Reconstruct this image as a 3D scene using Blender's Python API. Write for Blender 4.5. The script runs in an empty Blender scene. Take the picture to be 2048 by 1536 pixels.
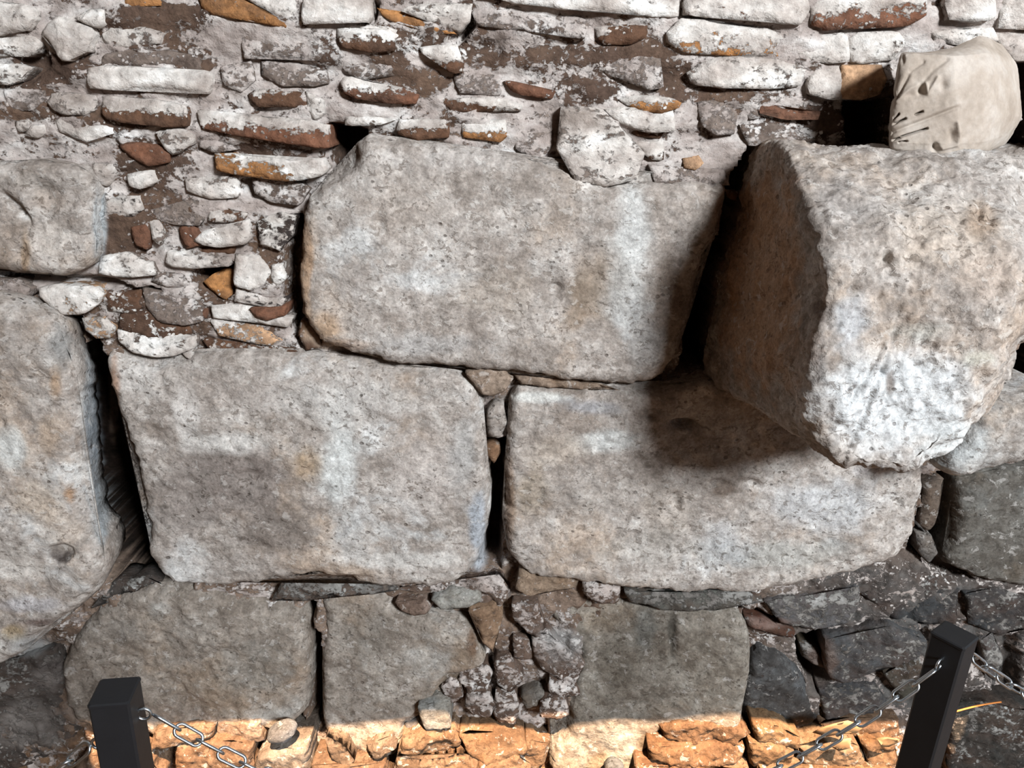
import bpy, math, random
import numpy as np
from mathutils import Vector, Matrix, geometry

# ------------------------------------------------------------------ camera
W, H, FPX = 2048, 1536, 1540.0
PITCH, ROLL = math.radians(20.0), math.radians(2.1)
CAM = np.array([0.0, -1.65, 1.66])
FWD = np.array([0.0, math.cos(PITCH), -math.sin(PITCH)])
_U0 = np.array([0.0, math.sin(PITCH), math.cos(PITCH)])
_X = np.array([1.0, 0.0, 0.0])
RGT = _X * math.cos(ROLL) + _U0 * math.sin(ROLL)
UPV = _U0 * math.cos(ROLL) - _X * math.sin(ROLL)

scene = bpy.context.scene
col = scene.collection
cd = bpy.data.cameras.new('camera')
cam = bpy.data.objects.new('camera', cd)
col.objects.link(cam)
cd.sensor_fit = 'HORIZONTAL'
cd.sensor_width = 36.0
cd.lens = FPX / W * 36.0
cd.clip_start = 0.02
cam.matrix_world = Matrix(((RGT[0], UPV[0], -FWD[0], CAM[0]),
                           (RGT[1], UPV[1], -FWD[1], CAM[1]),
                           (RGT[2], UPV[2], -FWD[2], CAM[2]), (0, 0, 0, 1)))
scene.camera = cam

# ------------------------------------------------------------------ light
world = bpy.data.worlds.new('sky')
scene.world = world
world.use_nodes = True
bg = world.node_tree.nodes['Background']
bg.inputs[0].default_value = (0.80, 0.90, 1.0, 1)
bg.inputs[1].default_value = 0.55

SUN_TO = np.array([0.10, -0.47, 0.90])          # towards the sun
SUN_TO = SUN_TO / np.linalg.norm(SUN_TO)
sd = bpy.data.lights.new('sun', 'SUN')
sd.energy = 29.0
sd.angle = math.radians(0.12)
sd.color = (1.0, 0.67, 0.42)
sun = bpy.data.objects.new('sun', sd)
col.objects.link(sun)
sun.rotation_euler = Vector((-SUN_TO[0], -SUN_TO[1], -SUN_TO[2])).to_track_quat('-Z', 'Y').to_euler()
sun.location = (1, -3, 6)

# added key light, set in a made-up opening of the unseen wall opposite
KEY_OPENING = (2.9, 4.6, 4.1, 5.5, -6.5)                 # x0, x1, z0, z1, y
ad = bpy.data.lights.new('added_key_light', 'AREA')
ad.shape = 'RECTANGLE'
ad.size = KEY_OPENING[1] - KEY_OPENING[0]
ad.size_y = KEY_OPENING[3] - KEY_OPENING[2]
ad.energy = 1480.0
ad.color = (0.92, 0.965, 1.0)
al = bpy.data.objects.new('added_key_light', ad)
col.objects.link(al)
al.location = ((KEY_OPENING[0] + KEY_OPENING[1]) / 2, KEY_OPENING[4] - 0.16, (KEY_OPENING[2] + KEY_OPENING[3]) / 2)
al.rotation_euler = Vector((-0.5, 0.85, -0.42)).to_track_quat('-Z', 'Y').to_euler()

scene.view_settings.view_transform = 'Standard'
scene.view_settings.look = 'None'
scene.view_settings.gamma = 1.0
scene.view_settings.use_curve_mapping = False
scene.view_settings.exposure = 0.10

random.seed(7)
RNG = np.random.RandomState(7)


# ------------------------------------------------------------------ helpers
def lin(c):
    a = np.array(c[:3], dtype=float) / 255.0
    return np.where(a <= 0.04045, a / 12.92, ((a + 0.055) / 1.055) ** 2.4)


def unproj(px, py, y):
    """pixel -> world on the vertical plane Y = y"""
    px = np.asarray(px, float); py = np.asarray(py, float); y = np.asarray(y, float)
    d = FWD[None] + RGT[None] * ((px.reshape(-1, 1) - W / 2) / FPX) - UPV[None] * ((py.reshape(-1, 1) - H / 2) / FPX)
    t = (y.reshape(-1) - CAM[1]) / d[:, 1]
    return CAM[None] + d * t[:, None]


def unproj_z(px, py, z):
    d = FWD + RGT * ((px - W / 2) / FPX) - UPV * ((py - H / 2) / FPX)
    return CAM + d * ((z - CAM[2]) / d[2])


def proj(P):
    v = P - CAM[None]
    z = v @ FWD
    z = np.maximum(z, 0.05)
    return W / 2 + FPX * (v @ RGT) / z, H / 2 - FPX * (v @ UPV) / z


def _hash(ix, iy, iz, seed):
    h = (ix.astype(np.uint32) * np.uint32(374761393) + iy.astype(np.uint32) * np.uint32(668265263)
         + iz.astype(np.uint32) * np.uint32(2147483647 - 58) + np.uint32(seed * 7919 + 13))
    h = (h ^ (h >> np.uint32(13))) * np.uint32(1274126177)
    h = (h ^ (h >> np.uint32(16))) * np.uint32(2246822519)
    h = h ^ (h >> np.uint32(13))
    return (h & np.uint32(0xffffff)).astype(np.float64) / float(0xffffff)


def vnoise(P, seed=0):
    i = np.floor(P).astype(np.int64)
    f = P - i
    f = f * f * f * (f * (f * 6 - 15) + 10)
    i = i + 100000
    r = 0
    for dx in (0, 1):
        wx = f[:, 0] if dx else 1 - f[:, 0]
        for dy in (0, 1):
            wy = f[:, 1] if dy else 1 - f[:, 1]
            for dz in (0, 1):
                wz = f[:, 2] if dz else 1 - f[:, 2]
                r = r + wx * wy * wz * _hash(i[:, 0] + dx, i[:, 1] + dy, i[:, 2] + dz, seed)
    return r * 2 - 1


def fbm(P, scale, octaves=4, rough=0.55, seed=0):
    s = 0; a = 1.0; tot = 0
    Q = P * scale
    for o in range(octaves):
        s = s + a * vnoise(Q, seed + o * 17)
        tot += a
        a *= rough
        Q = Q * 2.03 + 11.3
    return s / tot


def parse(s):
    return [tuple(float(v) for v in p.split(',')) for p in s.split()]


def inside(poly, x, y):
    r = np.zeros(x.shape, bool)
    n = len(poly)
    for i in range(n):
        x1, y1 = poly[i]; x2, y2 = poly[(i + 1) % n]
        if y1 == y2:
            continue
        c = ((y1 > y) != (y2 > y)) & (x < (x2 - x1) * (y - y1) / (y2 - y1) + x1)
        r ^= c
    return r


def seg_dist(poly, x, y, closed=True):
    d = np.full(x.shape, 1e9)
    n = len(poly)
    for i in range(n if closed else n - 1):
        x1, y1 = poly[i]; x2, y2 = poly[(i + 1) % n]
        vx, vy = x2 - x1, y2 - y1
        L = vx * vx + vy * vy + 1e-12
        t = np.clip(((x - x1) * vx + (y - y1) * vy) / L, 0, 1)
        dd = (x - x1 - t * vx) ** 2 + (y - y1 - t * vy) ** 2
        np.minimum(d, dd, out=d)
    return np.sqrt(d)


def chaikin(P, it=1, k=0.22):
    for _ in range(it):
        Q = []
        n = len(P)
        for i in range(n):
            a = P[i]; b = P[(i + 1) % n]
            Q.append(a * (1 - k) + b * k)
            Q.append(a * k + b * (1 - k))
        P = np.array(Q)
    return P


def resample(P, step):
    out = []
    n = len(P)
    for i in range(n):
        a = P[i]; b = P[(i + 1) % n]
        m = max(1, int(round(np.linalg.norm(b - a) / step)))
        for k in range(m):
            out.append(a + (b - a) * (k / m))
    return np.array(out)


# stone stains and a few painted light tints: px, py, rx, ry, sRGB, strength
STAINS_AND_LIGHT = []


def stain_light_at(P):
    px, py = proj(P)
    n = fbm(P, 14, 3, 0.6, 91) * 0.35 + fbm(P, 45, 2, 0.6, 92) * 0.15
    rgb = np.zeros((len(P), 3)); a = np.zeros(len(P))
    for (cx, cy, rx, ry, c, s) in STAINS_AND_LIGHT:
        d = ((px - cx) / rx) ** 2 + ((py - cy) / ry) ** 2
        m = d < 3.5
        if not m.any():
            continue
        w = np.clip(1.35 - np.sqrt(d[m]) + n[m], 0, 1)
        w = w * w * (3 - 2 * w) * s
        g_ = sum(c) / 3.0
        L = lin(tuple(g_ + (v - g_) * 0.72 for v in c)) * 0.86
        rgb[m] = rgb[m] * (1 - w[:, None]) + L[None] * w[:, None]
        a[m] = a[m] + w * (1 - a[m])
    nz = a > 1e-4
    rgb[nz] = rgb[nz] / a[nz, None]
    return np.concatenate([rgb, a[:, None]], 1)


def mesh_from(name, V, F, mat, parent=None, base=None, pv=None, stain=None, smooth=True, origin=None):
    V = np.asarray(V, float)
    o0 = V.mean(0) if origin is None else np.asarray(origin, float)
    me = bpy.data.meshes.new(name)
    me.from_pydata((V - o0).tolist(), [], F)
    n = len(V)
    if base is not None:
        at = me.attributes.new('base', 'FLOAT_COLOR', 'POINT')
        b = np.ones((n, 4)); b[:, :3] = base
        at.data.foreach_set('color', b.astype(np.float32).ravel())
    if pv is not None:
        at = me.attributes.new('pv', 'FLOAT', 'POINT')
        at.data.foreach_set('value', (np.zeros(n) + pv).astype(np.float32))
    if stain is not None:
        at = me.attributes.new('stain', 'FLOAT_COLOR', 'POINT')
        at.data.foreach_set('color', np.asarray(stain, np.float32).ravel())
    if smooth:
        me.polygons.foreach_set('use_smooth', [True] * len(me.polygons))
    me.materials.append(mat)
    me.update()
    ob = bpy.data.objects.new(name, me)
    col.objects.link(ob)
    ob.location = o0
    if parent is not None:
        ob.parent = parent
        ob.matrix_parent_inverse = Matrix.Translation(parent.location).inverted()
    return ob


def tag(o, label=None, cat=None, group=None, kind=None):
    if label: o['label'] = label
    if cat: o['category'] = cat
    if group: o['group'] = group
    if kind: o['kind'] = kind
    return o


# ------------------------------------------------------------------ materials
class NT:
    def __init__(self, name):
        self.m = bpy.data.materials.new(name)
        self.m.use_nodes = True
        self.t = self.m.node_tree
        self.b = self.t.nodes['Principled BSDF']

    def n(self, typ, **kw):
        nd = self.t.nodes.new(typ)
        for k, v in kw.items():
            setattr(nd, k, v)
        return nd

    def put(self, sock, v):
        if hasattr(v, 'is_output') or isinstance(v, bpy.types.NodeSocket):
            self.t.links.new(v, sock)
        else:
            sock.default_value = v

    def attr(self, name):
        nd = self.n('ShaderNodeAttribute'); nd.attribute_name = name
        return nd

    def pos(self, scale=(1, 1, 1), off=(0, 0, 0)):
        g = self.n('ShaderNodeNewGeometry')
        mp = self.n('ShaderNodeMapping')
        mp.inputs['Scale'].default_value = scale
        mp.inputs['Location'].default_value = off
        self.t.links.new(g.outputs['Position'], mp.inputs[0])
        return mp.outputs[0]

    def noise(self, vec, scale, detail=5, rough=0.6, dist=0.0):
        nd = self.n('ShaderNodeTexNoise')
        self.put(nd.inputs['Vector'], vec)
        nd.inputs['Scale'].default_value = scale
        nd.inputs['Detail'].default_value = detail
        nd.inputs['Roughness'].default_value = rough
        nd.inputs['Distortion'].default_value = dist
        return nd.outputs[0]

    def voro(self, vec, scale, feature='F1', out='Distance', rnd=1.0):
        nd = self.n('ShaderNodeTexVoronoi', feature=feature)
        self.put(nd.inputs['Vector'], vec)
        nd.inputs['Scale'].default_value = scale
        nd.inputs['Randomness'].default_value = rnd
        return nd.outputs[out]

    def math(self, op, a, b=0.0, clamp=False):
        nd = self.n('ShaderNodeMath', operation=op)
        nd.use_clamp = clamp
        self.put(nd.inputs[0], a); self.put(nd.inputs[1], b)
        return nd.outputs[0]

    def rng(self, v, a, b, c=0.0, d=1.0, smooth=False):
        nd = self.n('ShaderNodeMapRange')
        if smooth: nd.interpolation_type = 'SMOOTHSTEP'
        self.put(nd.inputs[0], v)
        for i, q in enumerate((a, b, c, d)):
            self.put(nd.inputs[1 + i], q)
        return nd.outputs[0]

    def mix(self, f, a, b, mode='MIX'):
        nd = self.n('ShaderNodeMix', data_type='RGBA', blend_type=mode)
        self.put(nd.inputs[0], f)
        for s, v in ((nd.inputs[6], a), (nd.inputs[7], b)):
            if isinstance(v, tuple):
                v = tuple(v) + (1,) if len(v) == 3 else v
            self.put(s, v)
        return nd.outputs[2]

    def ramp(self, f, stops):
        nd = self.n('ShaderNodeValToRGB')
        cr = nd.color_ramp
        while len(cr.elements) < len(stops):
            cr.elements.new(0.5)
        for e, (p, c) in zip(cr.elements, stops):
            e.position = p
            e.color = tuple(lin(c)) + (1,)
        self.put(nd.inputs[0], f)
        return nd.outputs[0]

    def bump(self, h, strength, dist, prev=None):
        nd = self.n('ShaderNodeBump')
        nd.inputs['Strength'].default_value = strength
        nd.inputs['Distance'].default_value = dist
        self.put(nd.inputs['Height'], h)
        if prev is not None: self.put(nd.inputs['Normal'], prev)
        return nd.outputs[0]

    def grey(self, v):
        nd = self.n('ShaderNodeCombineColor')
        for i in range(3): self.put(nd.inputs[i], v)
        return nd.outputs[0]


def L(c):
    return tuple(lin(c))


def stain_light_mix(k, c, nf):
    st = k.attr('stain')
    al = k.math('ADD', st.outputs['Alpha'], k.math('MULTIPLY', k.math('SUBTRACT', nf, 0.5), 0.9))
    al = k.math('MULTIPLY', k.rng(al, 0.06, 0.75, 0, 1, True), k.math('MULTIPLY', st.outputs['Alpha'], 1.3, True))
    return k.mix(al, c, k.mix(k.rng(nf, 0.3, 0.7, 0.0, 0.35), st.outputs['Color'], (0.42, 0.39, 0.36)))


def mat_lime():
    k = NT('weathered_limestone')
    p = k.pos()
    n1 = k.noise(p, 4.5, 6, 0.6, 0.4)
    n2 = k.noise(k.pos((1, 1, 1.25), (3.1, 0, 1.7)), 10, 12, 0.76, 0.15)
    n3 = k.noise(k.pos(), 50, 6, 0.68)
    n4 = k.noise(k.pos((1, 1, 1), (7, 3, 5)), 3.0, 5, 0.65)
    n5 = k.noise(k.pos((1, 1, 1), (1, 9, 2)), 170, 3, 0.6)
    n6 = k.noise(k.pos((1, 1, 1.3), (4, 7, 1)), 58, 4, 0.62, 0.6)
    n7 = k.noise(k.pos((1, 1, 1.2), (14, 3, 5)), 34, 6, 0.7, 0.4)
    c = k.ramp(n2, [(0.26, (98, 90, 83)), (0.43, (139.5, 131, 124)), (0.56, (167.5, 161, 155)), (0.74, (205, 202.5, 199))])
    c = k.mix(k.rng(n4, 0.52, 0.66, 0, 0.40, True), c, L((172, 148, 124)))
    c = k.mix(k.rng(n1, 0.56, 0.68, 0, 0.6, True), c, L((200, 202, 202)))
    c = k.mix(k.rng(n1, 0.44, 0.34, 0, 0.5, True), c, L((118, 106, 96)))
    c = stain_light_mix(k, c, n2)
    ba = k.attr('base')
    c = k.mix(1.0, c, ba.outputs['Color'], 'MULTIPLY')
    # speckle and pits
    sp = k.rng(n3, 0.36, 0.64, 0.80, 1.14)
    c = k.mix(1.0, c, k.grey(sp), 'MULTIPLY')
    sp2 = k.rng(n5, 0.36, 0.64, 0.82, 1.14)
    c = k.mix(1.0, c, k.grey(sp2), 'MULTIPLY')
    fl1 = k.math('MULTIPLY', k.rng(n6, 0.575, 0.605, 0, 1), k.rng(n2, 0.40, 0.56, 0.15, 0.75))
    c = k.mix(fl1, c, k.mix(1.0, c, (0.44, 0.40, 0.37), 'MULTIPLY'))
    fl2 = k.math('MULTIPLY', k.rng(n7, 0.585, 0.62, 0, 1), 0.55)
    c = k.mix(fl2, c, k.mix(0.5, c, (0.62, 0.60, 0.57)))
    v = k.voro(k.pos((1, 1, 1.3)), 42)
    pm = k.math('MULTIPLY', k.rng(v, 0.20, 0.12, 0, 1, True), k.rng(n2, 0.52, 0.58, 0, 1, True))
    v2 = k.voro(k.pos((1, 1, 1.2), (4, 4, 4)), 16)
    pm2 = k.math('MULTIPLY', k.rng(v2, 0.11, 0.06, 0, 1, True), k.rng(n1, 0.5, 0.54, 0, 1, True))
    pit = k.math('MAXIMUM', pm, pm2)
    c = k.mix(k.math('MULTIPLY', pit, 0.6), c, L((70, 60, 54)))
    k.put(k.b.inputs['Base Color'], c)
    k.b.inputs['Roughness'].default_value = 0.93
    k.b.inputs['Specular IOR Level'].default_value = 0.15
    nb = k.noise(k.pos((0.85, 1, 1.2), (6, 2, 8)), 17, 5, 0.58)
    h = k.math('SUBTRACT', k.math('ADD', nb, k.math('MULTIPLY', n3, 0.14)), k.math('MULTIPLY', fl1, 0.10))
    h = k.math('ADD', h, k.math('MULTIPLY', fl2, 0.10))
    h = k.math('SUBTRACT', h, k.math('MULTIPLY', pit, 0.25))
    b1 = k.bump(h, 0.65, 0.014)
    b2 = k.bump(n5, 0.35, 0.003, b1)
    k.put(k.b.inputs['Normal'], b2)
    return k.m


def mat_flaky(name='flaking_limewash', wash=((146, 135, 127), (180, 171, 164), (206, 200, 194), (234, 232, 228)), edge=(-0.006, 0.008)):
    """brick, stone or mortar under flaking lime wash: 'pv' says how much wash is left"""
    k = NT(name)
    p = k.pos((1.0, 1.0, 1.5))
    warp = k.noise(k.pos(), 9, 3, 0.5)
    nf = k.noise(p, 19, 9, 0.70, 0.5)
    n2 = k.noise(k.pos((1, 1, 1.6), (5, 1, 2)), 9, 6, 0.62)
    n3 = k.noise(k.pos(), 75, 6, 0.7)
    n5 = k.noise(k.pos((1, 1, 1.4), (2, 2, 2)), 34, 5, 0.65)
    ba = k.attr('base'); pv = k.attr('pv')
    sub = k.mix(k.rng(n2, 0.4, 0.62, 0, 0.65), ba.outputs['Color'], L((72, 58, 50)))
    sub = k.mix(1.0, sub, k.grey(k.rng(n3, 0.3, 0.7, 0.55, 1.3)), 'MULTIPLY')
    paint = k.ramp(n2, list(zip((0.32, 0.45, 0.57, 0.68), wash)))
    paint = k.mix(1.0, paint, k.grey(k.rng(n5, 0.3, 0.7, 0.74, 1.10)), 'MULTIPLY')
    paint = k.mix(1.0, paint, k.grey(k.rng(n3, 0.3, 0.7, 0.80, 1.12)), 'MULTIPLY')
    nfi = k.noise(k.pos((1, 1, 1.35), (8, 4, 6)), 62, 6, 0.68, 0.3)
    lev = k.math('ADD', k.math('MULTIPLY', k.math('SUBTRACT', nf, 0.5), 1.0), k.math('MULTIPLY', k.math('SUBTRACT', pv.outputs['Fac'], 0.5), 0.55))
    lev = k.math('ADD', lev, k.math('MULTIPLY', k.math('SUBTRACT', nfi, 0.5), 0.78))
    m1 = k.rng(lev, edge[0], edge[1], 0, 1)
    # loose round flecks of wash left over
    wv = k.n('ShaderNodeVectorMath', operation='ADD')
    k.put(wv.inputs[0], k.pos())
    cs = k.n('ShaderNodeCombineXYZ')
    k.put(cs.inputs[0], k.math('MULTIPLY', n3, 0.008)); k.put(cs.inputs[2], k.math('MULTIPLY', n5, 0.02))
    k.put(wv.inputs[1], cs.outputs[0])
    vd = k.voro(wv.outputs[0], 85)
    dots = k.math('MULTIPLY', k.rng(vd, 0.34, 0.30, 0, 1), k.rng(lev, -0.19, -0.13, 0, 1))
    dots = k.math('MULTIPLY', dots, k.rng(k.noise(k.pos((1, 1, 1), (9, 9, 9)), 40, 2, 0.5), 0.50, 0.54, 0, 1))
    m = k.math('MAXIMUM', m1, dots)
    c = k.mix(m, sub, paint)
    c = stain_light_mix(k, c, n2)
    k.put(k.b.inputs['Base Color'], c)
    k.b.inputs['Roughness'].default_value = 0.92
    k.b.inputs['Specular IOR Level'].default_value = 0.15
    thick = k.rng(lev, -0.02, 0.06, 0, 1, True)
    h = k.math('ADD', k.math('MULTIPLY', k.math('MAXIMUM', thick, dots), 0.35), k.math('MULTIPLY', n5, 0.9))
    b1 = k.bump(h, 0.8, 0.010)
    b2 = k.bump(n3, 0.6, 0.005, b1)
    k.put(k.b.inputs['Normal'], b2)
    return k.m


def mat_simple(name, c, rough=0.6, metal=0.0, var=0.15, scale=30, bump=0.0, spec=0.4):
    k = NT(name)
    n = k.noise(k.pos(), scale, 5, 0.6)
    cc = k.mix(1.0, L(c), k.grey(k.rng(n, 0.3, 0.7, 1 - var, 1 + var)), 'MULTIPLY')
    k.put(k.b.inputs['Base Color'], cc)
    k.b.inputs['Roughness'].default_value = rough
    k.b.inputs['Metallic'].default_value = metal
    k.b.inputs['Specular IOR Level'].default_value = spec
    if bump:
        k.put(k.b.inputs['Normal'], k.bump(n, 0.6, bump))
    return k.m


def mat_marble():
    k = NT('carved_marble')
    n = k.noise(k.pos(), 14, 6, 0.6)
    n3 = k.noise(k.pos(), 90, 5, 0.7)
    c = k.ramp(n, [(0.3, (136, 124, 112)), (0.5, (158, 147, 136)), (0.7, (176, 168, 160))])
    c = k.mix(1.0, c, k.grey(k.rng(n3, 0.3, 0.7, 0.88, 1.08)), 'MULTIPLY')
    c = stain_light_mix(k, c, n)
    k.put(k.b.inputs['Base Color'], c)
    k.b.inputs['Roughness'].default_value = 0.8
    k.b.inputs['Specular IOR Level'].default_value = 0.2
    k.put(k.b.inputs['Normal'], k.bump(n3, 0.4, 0.003))
    return k.m


M_LIME = mat_lime()
M_FLAKY = mat_flaky()
M_WALLWASH = mat_flaky('old_limewash', ((136, 124, 117), (166, 155, 149), (188, 180, 175), (214, 211, 208)))
M_CRUST = mat_flaky('grey_lime_crust', ((92, 88, 84), (112, 108, 104), (132, 130, 126), (160, 160, 158)), (-0.03, 0.04))
M_MARBLE = mat_marble()
M_POST = mat_simple('black_painted_steel', (19, 20, 23), 0.55, 0.0, 0.12, 40, 0.0008)
M_STEEL = mat_simple('galvanised_steel', (190, 198, 204), 0.28, 1.0, 0.08, 60)
M_EARTH = mat_simple('dry_earth', (112, 88, 68), 0.95, 0, 0.35, 24, 0.02, 0.1)
M_LEAF = mat_simple('dry_leaf', (140, 112, 82), 0.7, 0, 0.2, 40, 0.001, 0.2)
M_TWIG = mat_simple('dry_twig', (190, 120, 62), 0.8, 0, 0.2, 60, 0.0, 0.2)
M_ADDED_ROOF = mat_simple('added_roof_boards', (84, 64, 50), 0.85, 0, 0.2, 6, 0.0, 0.2)
M_ADDED_WALL = mat_simple('added_wall_plaster', (92, 72, 56), 0.9, 0, 0.15, 5, 0.0, 0.1)

# ------------------------------------------------------------------ tint list (stone stains, plus sky and bounce light painted on sides)
STAINS_AND_LIGHT += [
    # upper block of the middle
    (1205, 570, 80, 100, (138, 116, 94), .75), (1265, 480, 55, 120, (196, 198, 196), .7), (1250, 620, 45, 60, (186, 190, 190), .6),
    (612, 540, 16, 120, (190, 146, 104), .85), (650, 655, 45, 40, (186, 146, 106), .75), (700, 690, 60, 14, (190, 148, 110), .6),
    (860, 690, 170, 34, (158, 158, 158), .55), (1000, 590, 110, 70, (160, 142, 122), .5), (820, 420, 130, 90, (168, 152, 138), .5),
    (900, 320, 160, 35, (190, 182, 176), .5), (1335, 600, 45, 130, (112, 90, 72), .7), (1290, 700, 50, 50, (166, 168, 168), .5),
    (700, 560, 50, 80, (176, 170, 166), .5), (1100, 430, 120, 60, (176, 168, 160), .4), (1145, 640, 45, 35, (140, 114, 88), .6),
    (1400, 420, 50, 60, (176, 160, 146), .5),
    # middle left block
    (470, 970, 150, 100, (124, 110, 102), .8), (560, 1070, 90, 60, (116, 102, 92), .75), (360, 1010, 70, 110, (136, 124, 116), .6),
    (370, 830, 30, 60, (206, 200, 194), .8), (460, 885, 100, 22, (208, 204, 198), .75), (270, 760, 45, 45, (198, 192, 186), .6),
    (680, 930, 45, 130, (206, 210, 208), .75), (610, 925, 32, 45, (170, 138, 100), .7), (700, 800, 220, 50, (196, 194, 190), .5),
    (840, 940, 110, 110, (188, 176, 168), .6), (800, 1120, 160, 24, (206, 202, 196), .7), (955, 1060, 22, 90, (150, 160, 172), .8),
    (930, 900, 35, 100, (158, 158, 156), .6), (228, 790, 14, 90, (160, 112, 78), .85), (480, 780, 130, 45, (168, 154, 144), .5),
    (690, 1070, 60, 50, (176, 178, 178), .5), (450, 1130, 120, 25, (168, 158, 150), .5),
    # middle right block
    (1080, 795, 80, 14, (206, 206, 200), .8), (1180, 815, 90, 22, (146, 152, 162), .6), (1230, 880, 80, 30, (206, 210, 208), .7),
    (1100, 900, 70, 45, (186, 168, 148), .55), (1060, 985, 45, 55, (150, 128, 100), .65), (1180, 1000, 120, 60, (160, 152, 144), .5),
    (1340, 1010, 80, 70, (156, 140, 124), .55), (1300, 1100, 150, 50, (170, 166, 158), .5), (1640, 1010, 150, 70, (180, 184, 188), .65),
    (1560, 1110, 160, 40, (150, 152, 146), .6), (1450, 980, 30, 22, (104, 82, 66), .7), (1020, 1000, 14, 120, (140, 104, 72), .7),
    (1450, 1080, 60, 60, (176, 180, 184), .55),
    # tall block at the left
    (185, 860, 22, 180, (128, 140, 150), .8), (205, 1020, 22, 90, (136, 146, 152), .75), (110, 760, 18, 50, (180, 140, 100), .7),  # first two: sky light painted blue-grey down its right side
    (100, 870, 30, 50, (182, 152, 122), .6), (25, 900, 40, 55, (206, 208, 204), .75), (70, 1000, 60, 50, (198, 176, 152), .6),
    (120, 1108, 26, 20, (58, 42, 38), 1.0), (60, 700, 80, 60, (150, 142, 136), .5), (120, 700, 40, 60, (120, 124, 124), .6),
    (140, 990, 14, 20, (170, 116, 62), .7), (60, 1210, 80, 20, (176, 176, 184), .6), (70, 1245, 50, 12, (98, 66, 58), .7),
    (30, 1265, 30, 20, (180, 146, 90), .7), (120, 1060, 60, 40, (200, 180, 160), .5), (60, 1290, 60, 30, (130, 138, 142), .6),
    (40, 1130, 60, 50, (206, 198, 188), .5),
    # block at the upper left edge
    (95, 400, 50, 30, (150, 128, 110), .6), (55, 430, 22, 14, (224, 220, 214), .6), (110, 480, 70, 40, (206, 194, 182), .55),
    (50, 510, 10, 50, (170, 126, 74), .6), (200, 460, 18, 110, (170, 182, 188), .7), (70, 360, 70, 30, (160, 152, 142), .5),
    # projecting block
    (1790, 800, 190, 130, (208, 213, 216), .8), (1700, 640, 50, 70, (176, 184, 192), .6), (1880, 470, 160, 90, (188, 168, 148), .6),
    (1960, 715, 40, 22, (182, 180, 156), .5), (1840, 660, 70, 25, (172, 172, 160), .5), (1640, 620, 22, 40, (100, 78, 64), .7),
    (1630, 700, 20, 50, (128, 104, 88), .5), (1700, 400, 90, 60, (170, 164, 160), .5), (1520, 560, 95, 260, (176, 128, 88), 1.0),  # last entry: warm bounce light painted brown on the left side
    (1960, 440, 35, 40, (150, 116, 84), .6), (1780, 765, 10, 26, (96, 78, 66), .8), (1740, 940, 60, 14, (170, 164, 164), .6),
    (1980, 560, 70, 60, (182, 160, 142), .6), (1930, 900, 90, 60, (206, 212, 212), .6),
    # bottom row
    (300, 1260, 130, 40, (150, 152, 154), .45), (500, 1330, 90, 70, (132, 138, 140), .5), (200, 1400, 80, 60, (112, 100, 90), .6),
    (60, 1440, 90, 80, (84, 76, 72), .7), (100, 1350, 40, 40, (76, 66, 64), .8), (945, 1285, 16, 45, (120, 80, 48), .8),
    (740, 1270, 80, 60, (140, 136, 130), .5), (1120, 1290, 60, 50, (142, 148, 150), .5), (1240, 1330, 60, 60, (120, 106, 92), .5),
    (1345, 1270, 12, 60, (72, 66, 58), .7), (1290, 1260, 30, 60, (128, 142, 150), .5), (1640, 1330, 40, 60, (74, 46, 34), .9),
    (1530, 1245, 55, 16, (96, 54, 38), .9),
]


# ------------------------------------------------------------------ unseen roof and walls added to shape the light, and ground (setting)
def box(name, lo, hi, mat, kind='structure', parent=None):
    x0, y0, z0 = lo; x1, y1, z1 = hi
    V = [(x0, y0, z0), (x1, y0, z0), (x1, y1, z0), (x0, y1, z0), (x0, y0, z1), (x1, y0, z1), (x1, y1, z1), (x0, y1, z1)]
    F = [(0, 3, 2, 1), (4, 5, 6, 7), (0, 1, 5, 4), (1, 2, 6, 5), (2, 3, 7, 6), (3, 0, 4, 7)]
    o = mesh_from(name, V, F, mat, parent, smooth=False)
    if kind and parent is None: o['kind'] = kind
    return o


ADDED_ROOF_Z = 5.9
_k = -SUN_TO[1] / SUN_TO[2]
_kx = SUN_TO[0] / SUN_TO[2]


def roof_point(x, y, z):
    """where the sun ray through (x, y, z) crosses the underside of the added roof"""
    t = ADDED_ROOF_Z - z
    return (x + _kx * t, y - _k * t)


def build_added_roof():
    # unseen roof added for shade; its slot shapes the sun strip below
    a = roof_point(-1.16, -0.03, 0.04)      # inner left corner of the opening
    b = roof_point(1.22, -0.03, 0.165)       # inner right corner
    c = roof_point(1.22, -0.125, -0.02)
    d = roof_point(-1.06, -0.125, -0.10)
    X0, X1, Y0, Y1 = -3.2, 5.4, -6.7, 0.7
    o = [(X0, Y0), (X1, Y0), (X1, Y1), (X0, Y1)]
    inn = [d, c, b, a]
    V = []
    for z in (ADDED_ROOF_Z, ADDED_ROOF_Z + 0.12):
        V += [(x, y, z) for x, y in o] + [(x, y, z) for x, y in inn]
    F = []
    for i in range(4):
        j = (i + 1) % 4
        F.append((i, 4 + i, 4 + j, j))
        F.append((8 + i, 8 + j, 12 + j, 12 + i))
        F.append((i, j, 8 + j, 8 + i))
        F.append((4 + i, 12 + i, 12 + j, 4 + j))
    ob = mesh_from('added_roof', V, F, M_ADDED_ROOF, smooth=False)
    tag(ob, 'unseen brown roof added to shade the wall, slotted for the sun strip', 'roof', kind='structure')


build_added_roof()
tag(box('added_wall_left', (-3.2, -6.5, -0.3), (-3.05, 0.7, ADDED_ROOF_Z), M_ADDED_WALL), 'unseen plain side wall added to block light from the left', 'wall')  # unseen wall, added to keep light off from the left


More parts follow.
